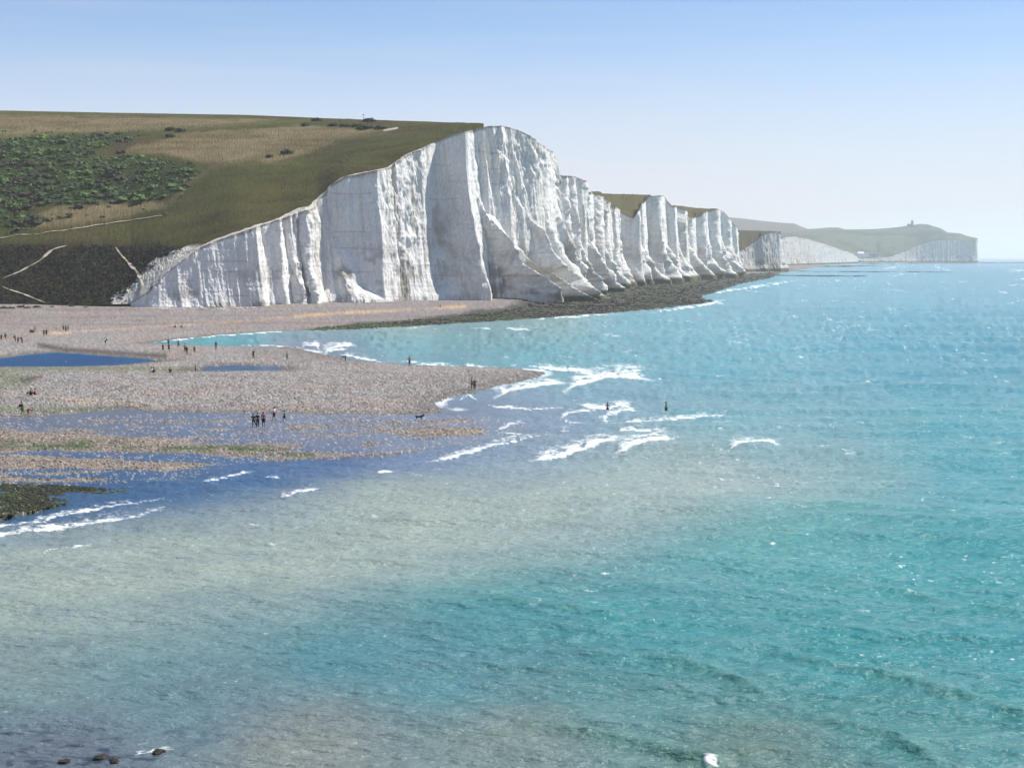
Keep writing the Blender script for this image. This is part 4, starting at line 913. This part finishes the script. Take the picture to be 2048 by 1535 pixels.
# ------------------------------------------------------------------ far reef ledges
def ledge(pts, thick, label, hgt=0.45):
    p = np.array(pts, float); n = 60
    xs = np.linspace(p[0, 0], p[-1, 0], n); ys = np.interp(xs, p[:, 0], p[:, 1])
    ys = ys + 0.5 * fbm(xs / 25, 0 * xs, int(thick * 100) + n, 3); gap = np.clip(0.55 + 0.9 * fbm(xs / 22, 0 * xs + 4, int(thick * 90), 3), 0.03, 1)
    t = gap * thick * np.sin(np.linspace(0.15, math.pi - 0.02, n)) ** 0.5 * (0.7 + 0.5 * rng.random(n))
    a = ground(xs, ys - t / 2); b = ground(xs, ys + t / 2)
    V = []; 
    for (X, Y), z in ((a, -0.3), (a, hgt), (b, hgt * 0.8), (b, -0.3)):
        V.append(np.stack([X, Y, (z * gap if z > 0 else z) + 0.15 * rng.random(n)], -1))
    V = np.array(V); f_ = grid_faces(4, n)
    tag(link_mesh('reef_ledge', V.reshape(-1, 3), f_, M_rock, np.zeros((4 * n, 3)) + np.array([0.05, 0.05, 0.035]), False), label, kind='structure')
ledge([(1500, 549), (1600, 551.5), (1735, 552.5)], 2.2, 'dark reef ledge running out below the square headland')
ledge([(1560, 542), (1700, 543.5), (1905, 544)], 1.6, 'long thin reef ledge across the middle of the bay')
ledge([(1560, 534), (1660, 533), (1800, 530)], 2.4, 'dark reef at the foot of the sloping far cliff', 1.0)
ledge([(1720, 527.5), (1850, 526.5), (1955, 526), (2300, 526)], 1.6, 'farthest dark reef off the point', 1.5)
ledge([(1540, 526.6), (1700, 525.6), (1880, 524.4), (1960, 523.6)], 2.0, 'pale shingle strip below the far cliffs', 1.2)
bpy.data.objects['reef_ledge.004'].data.attributes['col'].data.foreach_set('color', np.tile(np.array([0.42, 0.36, 0.33, 1], np.float32), 240))

# ------------------------------------------------------------------ lighthouse and houses
def boxmesh(name, w, d, h, mat, parent, at=(0, 0, 0), bevel=0.0):
    bm = bmesh.new(); bmesh.ops.create_cube(bm, size=1.0)
    for v_ in bm.verts: v_.co = Vector((v_.co.x * w, v_.co.y * d, (v_.co.z + .5) * h))
    if bevel: bmesh.ops.bevel(bm, geom=bm.edges[:], offset=bevel, segments=2, affect='EDGES')
    me = bpy.data.meshes.new(name); bm.to_mesh(me); bm.free(); me.materials.append(mat)
    o = bpy.data.objects.new(name, me); col.objects.link(o); o.parent = parent; o.location = at; return o
def lathe(name, prof, mat, parent, at=(0, 0, 0), seg=20):
    V = [(r * math.cos(2 * math.pi * k / seg), r * math.sin(2 * math.pi * k / seg), z) for r, z in prof for k in range(seg)]
    Fs = [(i * seg + k, i * seg + (k + 1) % seg, (i + 1) * seg + (k + 1) % seg, (i + 1) * seg + k) for i in range(len(prof) - 1) for k in range(seg)]
    o = link_mesh(name, np.array(V), Fs, mat, None, True, parent); o.location = at; return o
M_granite = plain_mat('grey_stone', (0.24, 0.22, 0.21), 0.9); M_white = plain_mat('white_paint', (0.75, 0.74, 0.72), 0.7); M_glass = plain_mat('dark_glass', (0.05, 0.06, 0.07), 0.15); M_slate = plain_mat('slate', (0.12, 0.11, 0.12), 0.8); M_wood = plain_mat('weathered_wood', (0.12, 0.10, 0.08), 0.9)
D4q = proj(D4['X'], D4['Y'], D4['Z'])
lp = on_downs(1822, 451.2, D4, D4q[0].copy(), D4q[1].copy())
lt = tag(empty('lighthouse', lp - Vector((0, 0, 3))), 'small grey stone lighthouse with white lantern on the far hilltop', 'lighthouse')
lathe('tower', [(5.6, 0), (5.2, 8), (4.9, 18), (4.8, 24), (5.5, 24.3), (5.5, 25.4), (0.1, 25.4)], M_granite, lt, (6, 0, 0))
ln = lathe('lantern', [(2.7, 25.4), (2.7, 29.0)], M_glass, lt, (6, 0, 0)); lathe('dome', [(3.2, 29.0), (3.0, 30), (2.0, 31.4), (0.3, 32.4), (0.1, 34)], M_white, ln)
lathe('gallery_rail', [(5.3, 25.4), (5.3, 26.6), (5.15, 26.6), (5.15, 25.4)], M_white, lt, (6, 0, 0))
hb = boxmesh('house', 14, 12, 13, M_granite, lt, (-6, 0, 0)); boxmesh('parapet', 14.8, 12.8, 1.0, M_granite, hb, (0, 0, 13.003))
for k in (-4, 0, 4): boxmesh('window', 1.6, 0.3, 2.4, M_glass, hb, (k, -6.02, 6.0))
def house(px, py, Y, w, h, label, wall, roofc):
    x, z = at_y(px, py, Y)
    t = tag(empty('house', (float(x), Y, float(z))), label, 'house', 'houses at the far gap')
    wl = boxmesh('wall', w, w * 0.7, h + 3, wall, t, (0, 0, -3)); d = w * 0.7
    V = [(-w / 2 - .4, -d / 2 - .5, h), (w / 2 + .4, -d / 2 - .5, h), (w / 2 + .4, d / 2 + .5, h), (-w / 2 - .4, d / 2 + .5, h), (-w / 2, 0, h + d * .45), (w / 2, 0, h + d * .45)]
    link_mesh('roof', np.array(V), [(0, 1, 5), (0, 5, 4), (2, 3, 4), (2, 4, 5), (1, 2, 5), (3, 0, 4)], roofc, None, False, t)
    for k in range(3): boxmesh('window', w * .12, .2, h * .35, M_glass, wl, ((k - 1) * w * .3, -d / 2 - .02, 3 + h * .35))
house(1721, 510.5, 5050, 20, 6, 'white house at the left end of the far gap', M_white, M_white)
house(1733, 511.0, 5060, 17, 5, 'white house right of the leftmost one at the far gap', M_white, M_slate)
house(1741, 511.5, 5080, 15, 7, 'dark house in the middle of the far gap', M_granite, M_slate)
house(1751, 511.5, 5120, 15, 8, 'tall dark house among trees at the far gap', M_granite, M_slate)
house(1758, 513.0, 5160, 9, 4, 'tiny white hut at the right end of the far gap', M_white, M_slate)

# ------------------------------------------------------------------ fences and the post on the hilltop
def fence(pts, step, label):
    P = np.array(pts, float); cs = np.concatenate([[0], np.cumsum(np.hypot(*np.diff(P, axis=0).T))])
    q = np.arange(0, cs[-1] + .1, step); A = [on_downs(np.interp(k, cs, P[:, 0]), np.interp(k, cs, P[:, 1])) for k in q]
    t = tag(empty('fence', A[0]), label, 'fence'); me = None
    for p in A:
        if me is None:
            o = boxmesh('post', 0.16, 0.16, 1.5, M_wood, t, p - A[0] - Vector((0, 0, .1)), 0.02); me = o.data
        else:
            o = bpy.data.objects.new('post', me); col.objects.link(o); o.parent = t; o.location = p - A[0] - Vector((0, 0, .1))
    for hh_ in (0.6, 1.15):
        V = []; Fs = []
        for k, p in enumerate(A):
            for dy in (-.02, .02):
                for dz in (-.02, .02): V.append(tuple(p - A[0] + Vector((0, dy, hh_ + dz))))
        for k in range(len(A) - 1):
            b = 4 * k
            Fs += [(b, b + 4, b + 5, b + 1), (b + 1, b + 5, b + 7, b + 3), (b + 3, b + 7, b + 6, b + 2), (b + 2, b + 6, b + 4, b)]
        link_mesh('wire', np.array(V), Fs, M_wood, None, False, t)
fence([(795, 260), (830, 261), (870, 262), (935, 262)], 11, 'wire fence crossing the turf near the top of the cliff')
fence([(250, 268), (300, 264), (340, 259), (390, 256)], 9, 'wire fence along the top of the scrub in tall grass')
bp_ = on_downs(727, 241)
pt = tag(empty('marker_post', bp_), 'thin marker post standing on the hilltop skyline', 'post')
boxmesh('pole', 0.16, 0.16, 3.6, M_wood, pt, (0, 0, -.1), 0.02); boxmesh('sign_board', 0.7, 0.08, 0.4, M_wood, pt, (-0.2, -0.13, 3.0), 0.01)

# ------------------------------------------------------------------ people
J = dict(pel=(0, 0, .95), sp=(0, 0, 1.14), ch=(0, 0, 1.34), nk=(0, 0, 1.49), h0=(0, -.012, 1.57), h1=(0, -.012, 1.65), h2=(0, .01, 1.735), nose=(0, -.115, 1.63))
def limbs(**k):
    d = dict(J)
    for s_, n in ((-1, 'L'), (1, 'R')):
        d.update({'hip' + n: (s_ * .085, 0, .91), 'kn' + n: (s_ * .10, -.02, .50), 'an' + n: (s_ * .10, .02, .09), 'toe' + n: (s_ * .12, -.14, .035),
                  'sh' + n: (s_ * .165, 0, 1.42), 'el' + n: (s_ * .235, .03, 1.15), 'wr' + n: (s_ * .25, -.03, .91), 'ha' + n: (s_ * .25, -.055, .81), 'th' + n: (s_ * .225, -.09, .85)})
    d.update(k); return d
RAD = dict(pel=.135, sp=.118, ch=.15, nk=.055, h0=.075, h1=.098, h2=.055, nose=.014, hip=.095, kn=.06, an=.042, toe=.034, sh=.066, el=.045, wr=.032, ha=.034, th=.014)
EDG = [('pel', 'sp'), ('sp', 'ch'), ('ch', 'nk'), ('nk', 'h0'), ('h0', 'h1'), ('h1', 'h2'), ('h1', 'nose')]
for n in 'LR': EDG += [('pel', 'hip' + n), ('hip' + n, 'kn' + n), ('kn' + n, 'an' + n), ('an' + n, 'toe' + n), ('ch', 'sh' + n), ('sh' + n, 'el' + n), ('el' + n, 'wr' + n), ('wr' + n, 'ha' + n), ('wr' + n, 'th' + n)]
def shift(d, keys, dx, dy, dz):
    for k in keys: x, y, z = d[k]; d[k] = (x + dx, y + dy, z + dz)
UP = ['pel', 'sp', 'ch', 'nk', 'h0', 'h1', 'h2', 'nose'] + [a + n for n in 'LR' for a in ('hip', 'sh', 'el', 'wr', 'ha', 'th')]
poses = {}
poses['stand'] = limbs()
poses['walk'] = limbs(knL=(-.09, -.16, .52), anL=(-.09, -.22, .10), toeL=(-.10, -.37, .06), knR=(.09, .06, .50), anR=(.09, .28, .13), toeR=(.10, .17, .035), elL=(-.23, .12, 1.17), wrL=(-.24, .10, .94), haL=(-.24, .08, .84), thL=(-.22, .04, .88), elR=(.23, -.08, 1.16), wrR=(.23, -.26, 1.0), haR=(.22, -.34, .95), thR=(.19, -.33, .99))
poses['wide'] = limbs(knL=(-.26, -.02, .50), anL=(-.42, .02, .09), toeL=(-.46, -.13, .035), elR=(.30, .02, 1.2), wrR=(.12, -.16, 1.12), haR=(.05, -.2, 1.12), thR=(.06, -.2, 1.16))
poses['akimbo'] = limbs(elL=(-.36, .06, 1.2), wrL=(-.19, -.05, 1.03), haL=(-.13, -.09, 1.0), thL=(-.14, -.1, 1.05), elR=(.36, .06, 1.2), wrR=(.19, -.05, 1.03), haR=(.13, -.09, 1.0), thR=(.14, -.1, 1.05))
poses['run'] = limbs(knL=(-.09, -.24, .60), anL=(-.09, -.12, .22), toeL=(-.10, -.27, .2), knR=(.09, .10, .52), anR=(.09, .36, .36), toeR=(.10, .40, .22), elL=(-.23, .16, 1.2), wrL=(-.22, -.02, 1.08), haL=(-.21, -.1, 1.08), thL=(-.19, -.09, 1.12), elR=(.23, -.08, 1.18), wrR=(.21, -.27, 1.22), haR=(.2, -.35, 1.25), thR=(.17, -.33, 1.29))
b = limbs(sp=(0, -.17, 1.04), ch=(0, -.38, 1.06), nk=(0, -.52, 1.0), h0=(0, -.58, .96), h1=(0, -.64, .92), h2=(0, -.71, .88), nose=(0, -.63, .80))
b.update({'sh' + n: (s_ * .165, -.44, 1.04) for s_, n in ((-1, 'L'), (1, 'R'))}); b.update({'el' + n: (s_ * .2, -.46, .76) for s_, n in ((-1, 'L'), (1, 'R'))})
b.update({'wr' + n: (s_ * .17, -.52, .52) for s_, n in ((-1, 'L'), (1, 'R'))}); b.update({'ha' + n: (s_ * .15, -.54, .42) for s_, n in ((-1, 'L'), (1, 'R'))}); b.update({'th' + n: (s_ * .11, -.55, .46) for s_, n in ((-1, 'L'), (1, 'R'))})
poses['bend'] = b
b = limbs(); shift(b, UP, 0, 0, -.82)
for s_, n in ((-1, 'L'), (1, 'R')):
    b['kn' + n] = (s_ * .14, -.40, .42); b['an' + n] = (s_ * .13, -.58, .09); b['toe' + n] = (s_ * .15, -.74, .04)
    b['el' + n] = (s_ * .25, -.1, .36); b['wr' + n] = (s_ * .2, -.32, .40); b['ha' + n] = (s_ * .17, -.4, .42); b['th' + n] = (s_ * .13, -.4, .45)
poses['sit'] = b
def skin(d, edges, k=1.0, add=0.0, sub=1):
    keys = []; [keys.append(q) for e in edges for q in e if q not in keys]
    me = bpy.data.meshes.new('skin'); me.from_pydata([d[q] for q in keys], [(keys.index(a), keys.index(b_)) for a, b_ in edges], [])
    o = bpy.data.objects.new('skin', me); col.objects.link(o)
    o.modifiers.new('s', 'SKIN').use_smooth_shade = True
    if not me.skin_vertices: me.skin_vertices.new()
    for i, q in enumerate(keys):
        r = RAD[q if q in RAD else q[:-1]] * k + add; sv = me.skin_vertices[0].data[i]
        sv.radius = (r * (0.8 if q in ('pel', 'sp', 'ch') else 1), r) if q not in ('ch', 'pel') else (r, r * .85)
        sv.use_root = q == ('pel' if 'pel' in keys else keys[0])
    o.modifiers.new('u', 'SUBSURF').levels = sub
    dg = bpy.context.evaluated_depsgraph_get(); dg.update()
    m2 = bpy.data.meshes.new_from_object(o.evaluated_get(dg)); bpy.data.objects.remove(o)
    return m2
PARTS = {}
for nm_, d in poses.items():
    body = skin(d, EDG)
    mid = {}
    d2 = dict(d)
    for n in 'LR':
        e, s_ = np.array(d['el' + n]), np.array(d['sh' + n]); d2['slv' + n] = tuple(s_ + (e - s_) * .8)
        h_, k_ = np.array(d['hip' + n]), np.array(d['kn' + n]); d2['cuff' + n] = tuple(h_ + (k_ - h_) * .95)
    RAD.update(slv=.062, cuff=.085)
    top = skin(d2, [('pel', 'sp'), ('sp', 'ch')] + [q for n in 'LR' for q in (('ch', 'sh' + n), ('sh' + n, 'slv' + n))], 1.12, .012)
    lng = skin(d2, [q for n in 'LR' for q in (('pel', 'hip' + n), ('hip' + n, 'kn' + n), ('kn' + n, 'an' + n))], 1.08, .014)
    sht = skin(d2, [q for n in 'LR' for q in (('pel', 'hip' + n), ('hip' + n, 'cuff' + n))], 1.08, .016)
    hp = np.array(d['h1']) * .6 + np.array(d['h2']) * .4; bk = np.array(d['h1']) - np.array(d['nose']); bk = bk / np.linalg.norm(bk)
    bm = bmesh.new(); bmesh.ops.create_icosphere(bm, subdivisions=2, radius=.112)
    up_ = np.array(d['h2']) - np.array(d['h0']); up_ = up_ / np.linalg.norm(up_)
    for v_ in bm.verts:
        q = np.array(v_.co)
        if q.dot(bk) < -0.03 and q.dot(up_) < 0.05: q = q * .55
        v_.co = Vector(q * np.array([.92, 1, 1]) + hp + bk * .03)
    hair = bpy.data.meshes.new('hair'); bm.to_mesh(hair); bm.free()
    hair.polygons.foreach_set('use_smooth', [True] * len(hair.polygons))
    PARTS[nm_] = dict(body=body, top=top, trousers=lng, shorts=sht, hair=hair)
CM = {}
def cmat(kind, c_):
    if (kind, c_) not in CM: CM[(kind, c_)] = plain_mat(kind, c_, 0.85, 0.12, 20)
    return CM[(kind, c_)]
SKIN = (0.42, 0.25, 0.17); SKIN2 = (0.20, 0.11, 0.07)
BLACK, NAVY, WHITE_, GREY, TEAL, RED, MAROON, PINK, BROWN, BLUE, TANC = (.012, .012, .014), (.015, .02, .05), (.75, .75, .78), (.16, .17, .2), (.03, .25, .27), (.55, .04, .03), (.14, .02, .025), (.42, .07, .13), (.10, .05, .03), (.03, .06, .28), (.30, .24, .17)
mesh_cache = {}
def person(loc, pose, topc, botc, label, rz=0.0, s=1.0, long_=True, bare=False, skin_c=SKIN, group=None, hairc=(.02, .015, .012)):
    t = empty('person', loc, rz, s)
    for part, c_ in (('body', skin_c), ('top', None if bare else topc), ('trousers' if long_ else 'shorts', botc), ('hair', hairc)):
        if c_ is None: continue
        key = (pose, part, c_)
        if key not in mesh_cache:
            m_ = PARTS[pose][part].copy(); m_.materials.clear(); m_.materials.append(cmat({'body': 'skin', 'hair': 'hair'}.get(part, 'cloth'), c_)); mesh_cache[key] = m_
        o = bpy.data.objects.new({'top': 'shirt'}.get(part, part), mesh_cache[key]); col.objects.link(o); o.parent = t
    return tag(t, label, 'person', group)
def backpack(p, label, c_=BLACK, s=1.0):
    R = Matrix.Rotation(p.rotation_euler.z, 4, 'Z')
    t = empty('backpack', p.location + (R @ Vector((0, .23, 1.02))) * p.scale.x, p.rotation_euler.z, p.scale.x * s)
    boxmesh('bag', .30, .20, .46, cmat('cloth', c_), t, (0, 0, 0), .06); boxmesh('pocket', .22, .09, .22, cmat('cloth', c_), t, (0, .125, .04), .03)
    return tag(t, label, 'backpack', 'backpacks')
FR, BKW, LF, RT = 0.0, math.pi, -math.pi / 2, math.pi / 2     # facing the camera, away, left, right
B = on_beach
GB = 'people on the beach'
def pb_(px, py, *a, **k): return person(B(px, py), *a, group=GB, **k)
pb_(3, 682, 'stand', NAVY, BLACK, 'person in dark clothes standing at the very left edge of the beach', FR, .95, False)
pb_(11, 679, 'stand', GREY, BLACK, 'person in pale grey top near the left edge of the beach', BKW, 1.0, False)
p = pb_(30.5, 684, 'stand', BLACK, BLACK, 'tall person in black in the trio left of the blue pool', RT); backpack(p, 'black backpack on the tall person of the trio above the blue pool')
pb_(36.5, 687, 'walk', BLUE, NAVY, 'person in blue top in the middle of the trio', FR, .92)
p = pb_(44, 687, 'walk', GREY, BLACK, 'rightmost person of the trio above the blue pool', RT); backpack(p, 'dark backpack on the rightmost person of the trio')
pb_(60, 664, 'sit', BLACK, BLACK, 'leftmost person sitting in the dark group on the sand', RT)
pb_(64, 664.5, 'sit', NAVY, BLACK, 'person sitting in the middle of the dark group on the sand', FR)
pb_(67, 665, 'sit', BLACK, BROWN, 'rightmost person sitting in the dark group on the sand', LF)
pb_(70, 664.5, 'stand', NAVY, GREY, 'person standing beside the seated group on the sand', LF, .95)
pb_(88, 672, 'stand', TEAL, BLACK, 'person in teal jacket on the sand left of a dark companion', FR)
pb_(93, 672, 'stand', BLACK, NAVY, 'person in black beside the one in teal', FR)
pb_(127, 662.5, 'stand', MAROON, BLACK, 'left person in maroon of the three on the upper sand', FR, .95, False)
pb_(132, 664, 'stand', BLACK, BLACK, 'middle person of the three on the upper sand', FR, .98)
pb_(136.5, 663, 'stand', NAVY, BLACK, 'right person in navy of the three on the upper sand', LF, 1, False)
p = pb_(211, 690, 'stand', WHITE_, BLACK, 'lone person in white shirt on the open shingle', LF, 1, False); backpack(p, 'black backpack on the lone person in white')
pb_(351, 655, 'sit', BLACK, BLACK, 'left of two people sitting apart on the upper beach', LF)
pb_(364, 655, 'sit', BLUE, BLACK, 'right of two people sitting apart on the upper beach', LF)
pb_(326, 704, 'walk', MAROON, BROWN, 'person in maroon leftmost of the walkers by the inlet', BKW, 1, False)
pb_(338, 703, 'walk', BLACK, BLACK, 'person in black second from left among the walkers by the inlet', BKW, .95, False)
pb_(337, 691, 'stand', TEAL, NAVY, 'person in teal at the tip of the inlet', BKW, .95)
pb_(357, 695, 'walk', GREY, BLACK, 'person in grey top right of the inlet tip', FR, .95)
pb_(370, 704, 'stand', TANC, BROWN, 'person in tan behind the black-clad walker', BKW)
p = pb_(374, 710, 'walk', BLACK, GREY, 'black-clad walker in the middle of the spit', BKW, 1.02); backpack(p, 'black backpack on the black-clad walker of the spit')
pb_(389, 709, 'walk', NAVY, TANC, 'person in navy right of the black-clad walker', BKW, .98, False)
pb_(432, 699, 'stand', BLACK, GREY, 'person in black coat alone by the blue inlet', BKW, 1.03)
pb_(507, 717, 'walk', BLACK, BLACK, 'lone dark figure on the spit above the small pool', FR, .98)
pb_(574, 721, 'stand', BLACK, BLACK, 'dark figure right of the small pool on the spit', RT, .98)
pb_(691, 723, 'bend', BLUE, BLACK, 'person in bright blue top bending over at the edge of the surf', LF)
pb_(819, 731, 'akimbo', RED, NAVY, 'person in red and navy standing by the waterline', BKW)
pb_(943.5, 779, 'stand', NAVY, BLACK, 'taller left person of the dark couple near the tip of the spit', RT, 1.03)
pb_(949, 779.5, 'stand', BLACK, BLACK, 'shorter right person of the dark couple near the tip of the spit', BKW, .93)
pb_(303, 745, 'sit', WHITE_, GREY, 'person in white sitting by the dry bank between the pools', BKW)
pb_(307, 745, 'sit', MAROON, BLACK, 'person in dark red sitting next to the one in white', BKW)
pb_(340, 745, 'sit', BROWN, BROWN, 'lone person sitting left of the small pool', BKW)
pb_(391, 743, 'stand', NAVY, BLACK, 'child standing at the left end of the small pool', RT, .72)
pb_(62, 789.5, 'sit', BROWN, BLACK, 'person in brown sitting beside the one in red', LF)
pb_(70.5, 789.5, 'sit', RED, BLACK, 'person in red top sitting on the shingle at left', LF)
p = pb_(44.5, 831, 'walk', NAVY, MAROON, 'person with backpack and green bag by the stream at left', RT, 1.02, False); backpack(p, 'dark backpack carried by the stream at left')
gb = tag(empty('bag', p.location + Vector((.30, -.2, .48))), 'bright green bag held by the person at the left stream', 'bag'); boxmesh('sack', .28, .14, .36, cmat('cloth', (.15, .75, .05)), gb, (0, 0, 0), .05); boxmesh('handle', .04, .04, .2, cmat('cloth', (.15, .75, .05)), gb, (0, 0, .34), .01)
pb_(56, 832, 'bend', PINK, PINK, 'child bending down beside the person with the green bag', RT, .85, False)
pb_(507, 854, 'wide', BLACK, BLACK, 'left person of the trio in the stream, standing legs apart', BKW, .92)
pb_(515.5, 854.5, 'stand', BLACK, BLACK, 'middle person in black of the trio in the stream', BKW, 1.0)
pb_(527, 854, 'stand', PINK, BLACK, 'right person in pink shirt of the trio in the stream', BKW, 1.03, False, skin_c=SKIN2)
pb_(548.5, 841.5, 'walk', WHITE_, MAROON, 'person in white shirt and dark red shorts crossing the stream', LF, 1.0, False, skin_c=SKIN2)
pb_(569, 844, 'run', TEAL, BLACK, 'child in teal splashing along the stream', LF, .82, False, skin_c=SKIN2)
pb_(478, 608, 'stand', BLACK, BLACK, 'tiny person alone at the foot of the cliff', FR)
pb_(881, 613.5, 'sit', RED, MAROON, 'tiny person in red sitting on the sand below the big cliff', LF)
pb_(48, 614, 'stand', BLACK, BLACK, 'dark person at the foot of the slope by the plants', FR)
pb_(243, 609, 'stand', GREY, BLACK, 'pale-shirted person where the slope meets the chalk', FR)
for px, py, pose, lb, fc in ((1215, 826, 'akimbo', 'bather with hands on hips standing in the breakers', BKW), (1332, 825, 'walk', 'bather wading alone beyond the breakers', RT)):
    x, y = ground(px, py, 0.0); person((float(x), float(y), -.35), pose, None, NAVY if px < 1300 else BLACK, lb, fc, 1.0, False, True, SKIN2, 'bathers in the sea')
# dog in the stream
dg_ = B(838, 841)
dt = tag(empty('dog', dg_, RT, 1.15), 'black dog in the stream by the gravel bar', 'dog')
DJ = dict(rump=(0, .30, .46), mid=(0, 0, .44), chest=(0, -.28, .45), neck=(0, -.42, .56), head=(0, -.50, .63), muz=(0, -.64, .58), t1=(0, .42, .52), t2=(0, .6, .62))
DR = dict(rump=.10, mid=.10, chest=.135, neck=.085, head=.08, muz=.04, t1=.03, t2=.018, hk=.07, kn=.045, hock=.028, paw=.03, sh=.06, el=.042, wr=.028, fp=.03, ear=.02)
DE = [('rump', 'mid'), ('mid', 'chest'), ('chest', 'neck'), ('neck', 'head'), ('head', 'muz'), ('rump', 't1'), ('t1', 't2')]
for s_, n in ((-1, 'L'), (1, 'R')):
    DJ.update({'hk' + n: (s_ * .08, .28, .40), 'kn' + n: (s_ * .09, .20, .28), 'hock' + n: (s_ * .09, .36, .17), 'paw' + n: (s_ * .09, .33, .03), 'sh' + n: (s_ * .09, -.27, .38), 'el' + n: (s_ * .1, -.22, .27), 'wr' + n: (s_ * .1, -.27, .13), 'fp' + n: (s_ * .1, -.30, .03), 'ear' + n: (s_ * .07, -.46, .72)})
    DE += [('rump', 'hk' + n), ('hk' + n, 'kn' + n), ('kn' + n, 'hock' + n), ('hock' + n, 'paw' + n), ('chest', 'sh' + n), ('sh' + n, 'el' + n), ('el' + n, 'wr' + n), ('wr' + n, 'fp' + n), ('head', 'ear' + n)]
RAD_keep = dict(RAD); RAD.clear(); RAD.update(DR); DJ['pel'] = DJ['mid']
dm = skin(DJ, DE); RAD.clear(); RAD.update(RAD_keep)
dm.materials.clear(); dm.materials.append(cmat('fur', BLACK)); do = bpy.data.objects.new('body', dm); col.objects.link(do); do.parent = dt
# walkers on the hill
GH = 'walkers on the hill'
Hh = [(72, 274, NAVY, 'left of two walkers above the scrub at far left'), (87, 274, BLACK, 'right of two walkers above the scrub at far left'), (257, 264, GREY, 'leftmost walker of the hilltop group of four'), (262, 264.5, BLUE, 'second walker of the hilltop group of four'), (266.5, 264, GREY, 'third walker of the hilltop group of four'), (276, 263.5, BLACK, 'rightmost walker of the hilltop group of four, slightly apart'),
      (679, 243, BLACK, 'lone walker on the hilltop skyline'), (678, 328, BLACK, 'left walker of the pair on the turf near the cliff edge'), (693, 322, GREY, 'right walker in pale top near the cliff edge'), (564, 378, BLACK, 'lone dark figure on the turf below the pair'), (208, 448, BLACK, 'walker on the chalk footpath in the middle'), (142, 459, BROWN, 'walker on the chalk footpath nearest the left'), (328, 430, NAVY, 'left of two walkers side by side on the chalk footpath'), (331.5, 430, GREY, 'right of two walkers side by side on the chalk footpath'),
      (1222, 390, BLACK, 'leftmost tiny figure on the second cliff skyline'), (1248, 390, BLACK, 'second tiny figure on the second cliff skyline'), (1251.5, 390, NAVY, 'third tiny figure on the second cliff skyline'), (1266, 390, BLACK, 'fourth tiny figure on the second cliff skyline'), (1270, 390.5, GREY, 'fifth tiny figure on the second cliff skyline'), (1274, 390, BLACK, 'rightmost tiny figure on the second cliff skyline'), (1245, 396, BLACK, 'tiny figure on the second cliff slope, left of three'), (1253, 398, GREY, 'tiny figure lowest of three on the second cliff slope'), (1262, 395, BLACK, 'tiny figure on the second cliff slope, right of three'), (1225, 418, BLACK, 'tiny lone figure low on the second cliff slope')]
for k, (a, b_, c_, lb) in enumerate(Hh):
    person(on_downs(a, b_), 'walk' if k % 2 else 'stand', c_, BLACK, lb, random.choice((FR, LF, RT)), 1.0, True, False, SKIN, GH)

# ------------------------------------------------------------------ sea air: one closed box round everything
m = bpy.data.materials.new('sea_haze'); m.use_nodes = True
nt = m.node_tree; nt.nodes.remove(nt.nodes['Principled BSDF'])
pv = nt.nodes.new('ShaderNodeVolumePrincipled'); pv.inputs['Color'].default_value = (0.98, 0.99, 1.0, 1)
pv.inputs['Density'].default_value = 0.000085; pv.inputs['Anisotropy'].default_value = 0.2
nt.links.new(pv.outputs['Volume'], nt.nodes['Material Output'].inputs['Volume'])
bm = bmesh.new(); bmesh.ops.create_cube(bm, size=1.0)
for v_ in bm.verts: v_.co = Vector((v_.co.x * 700000, v_.co.y * 300000, (v_.co.z + .5) * 275 - 5))
me = bpy.data.meshes.new('haze'); bm.to_mesh(me); bm.free(); me.materials.append(m)
hz = bpy.data.objects.new('haze', me); col.objects.link(hz); tag(hz, 'pale sea haze over the whole bay', kind='stuff')
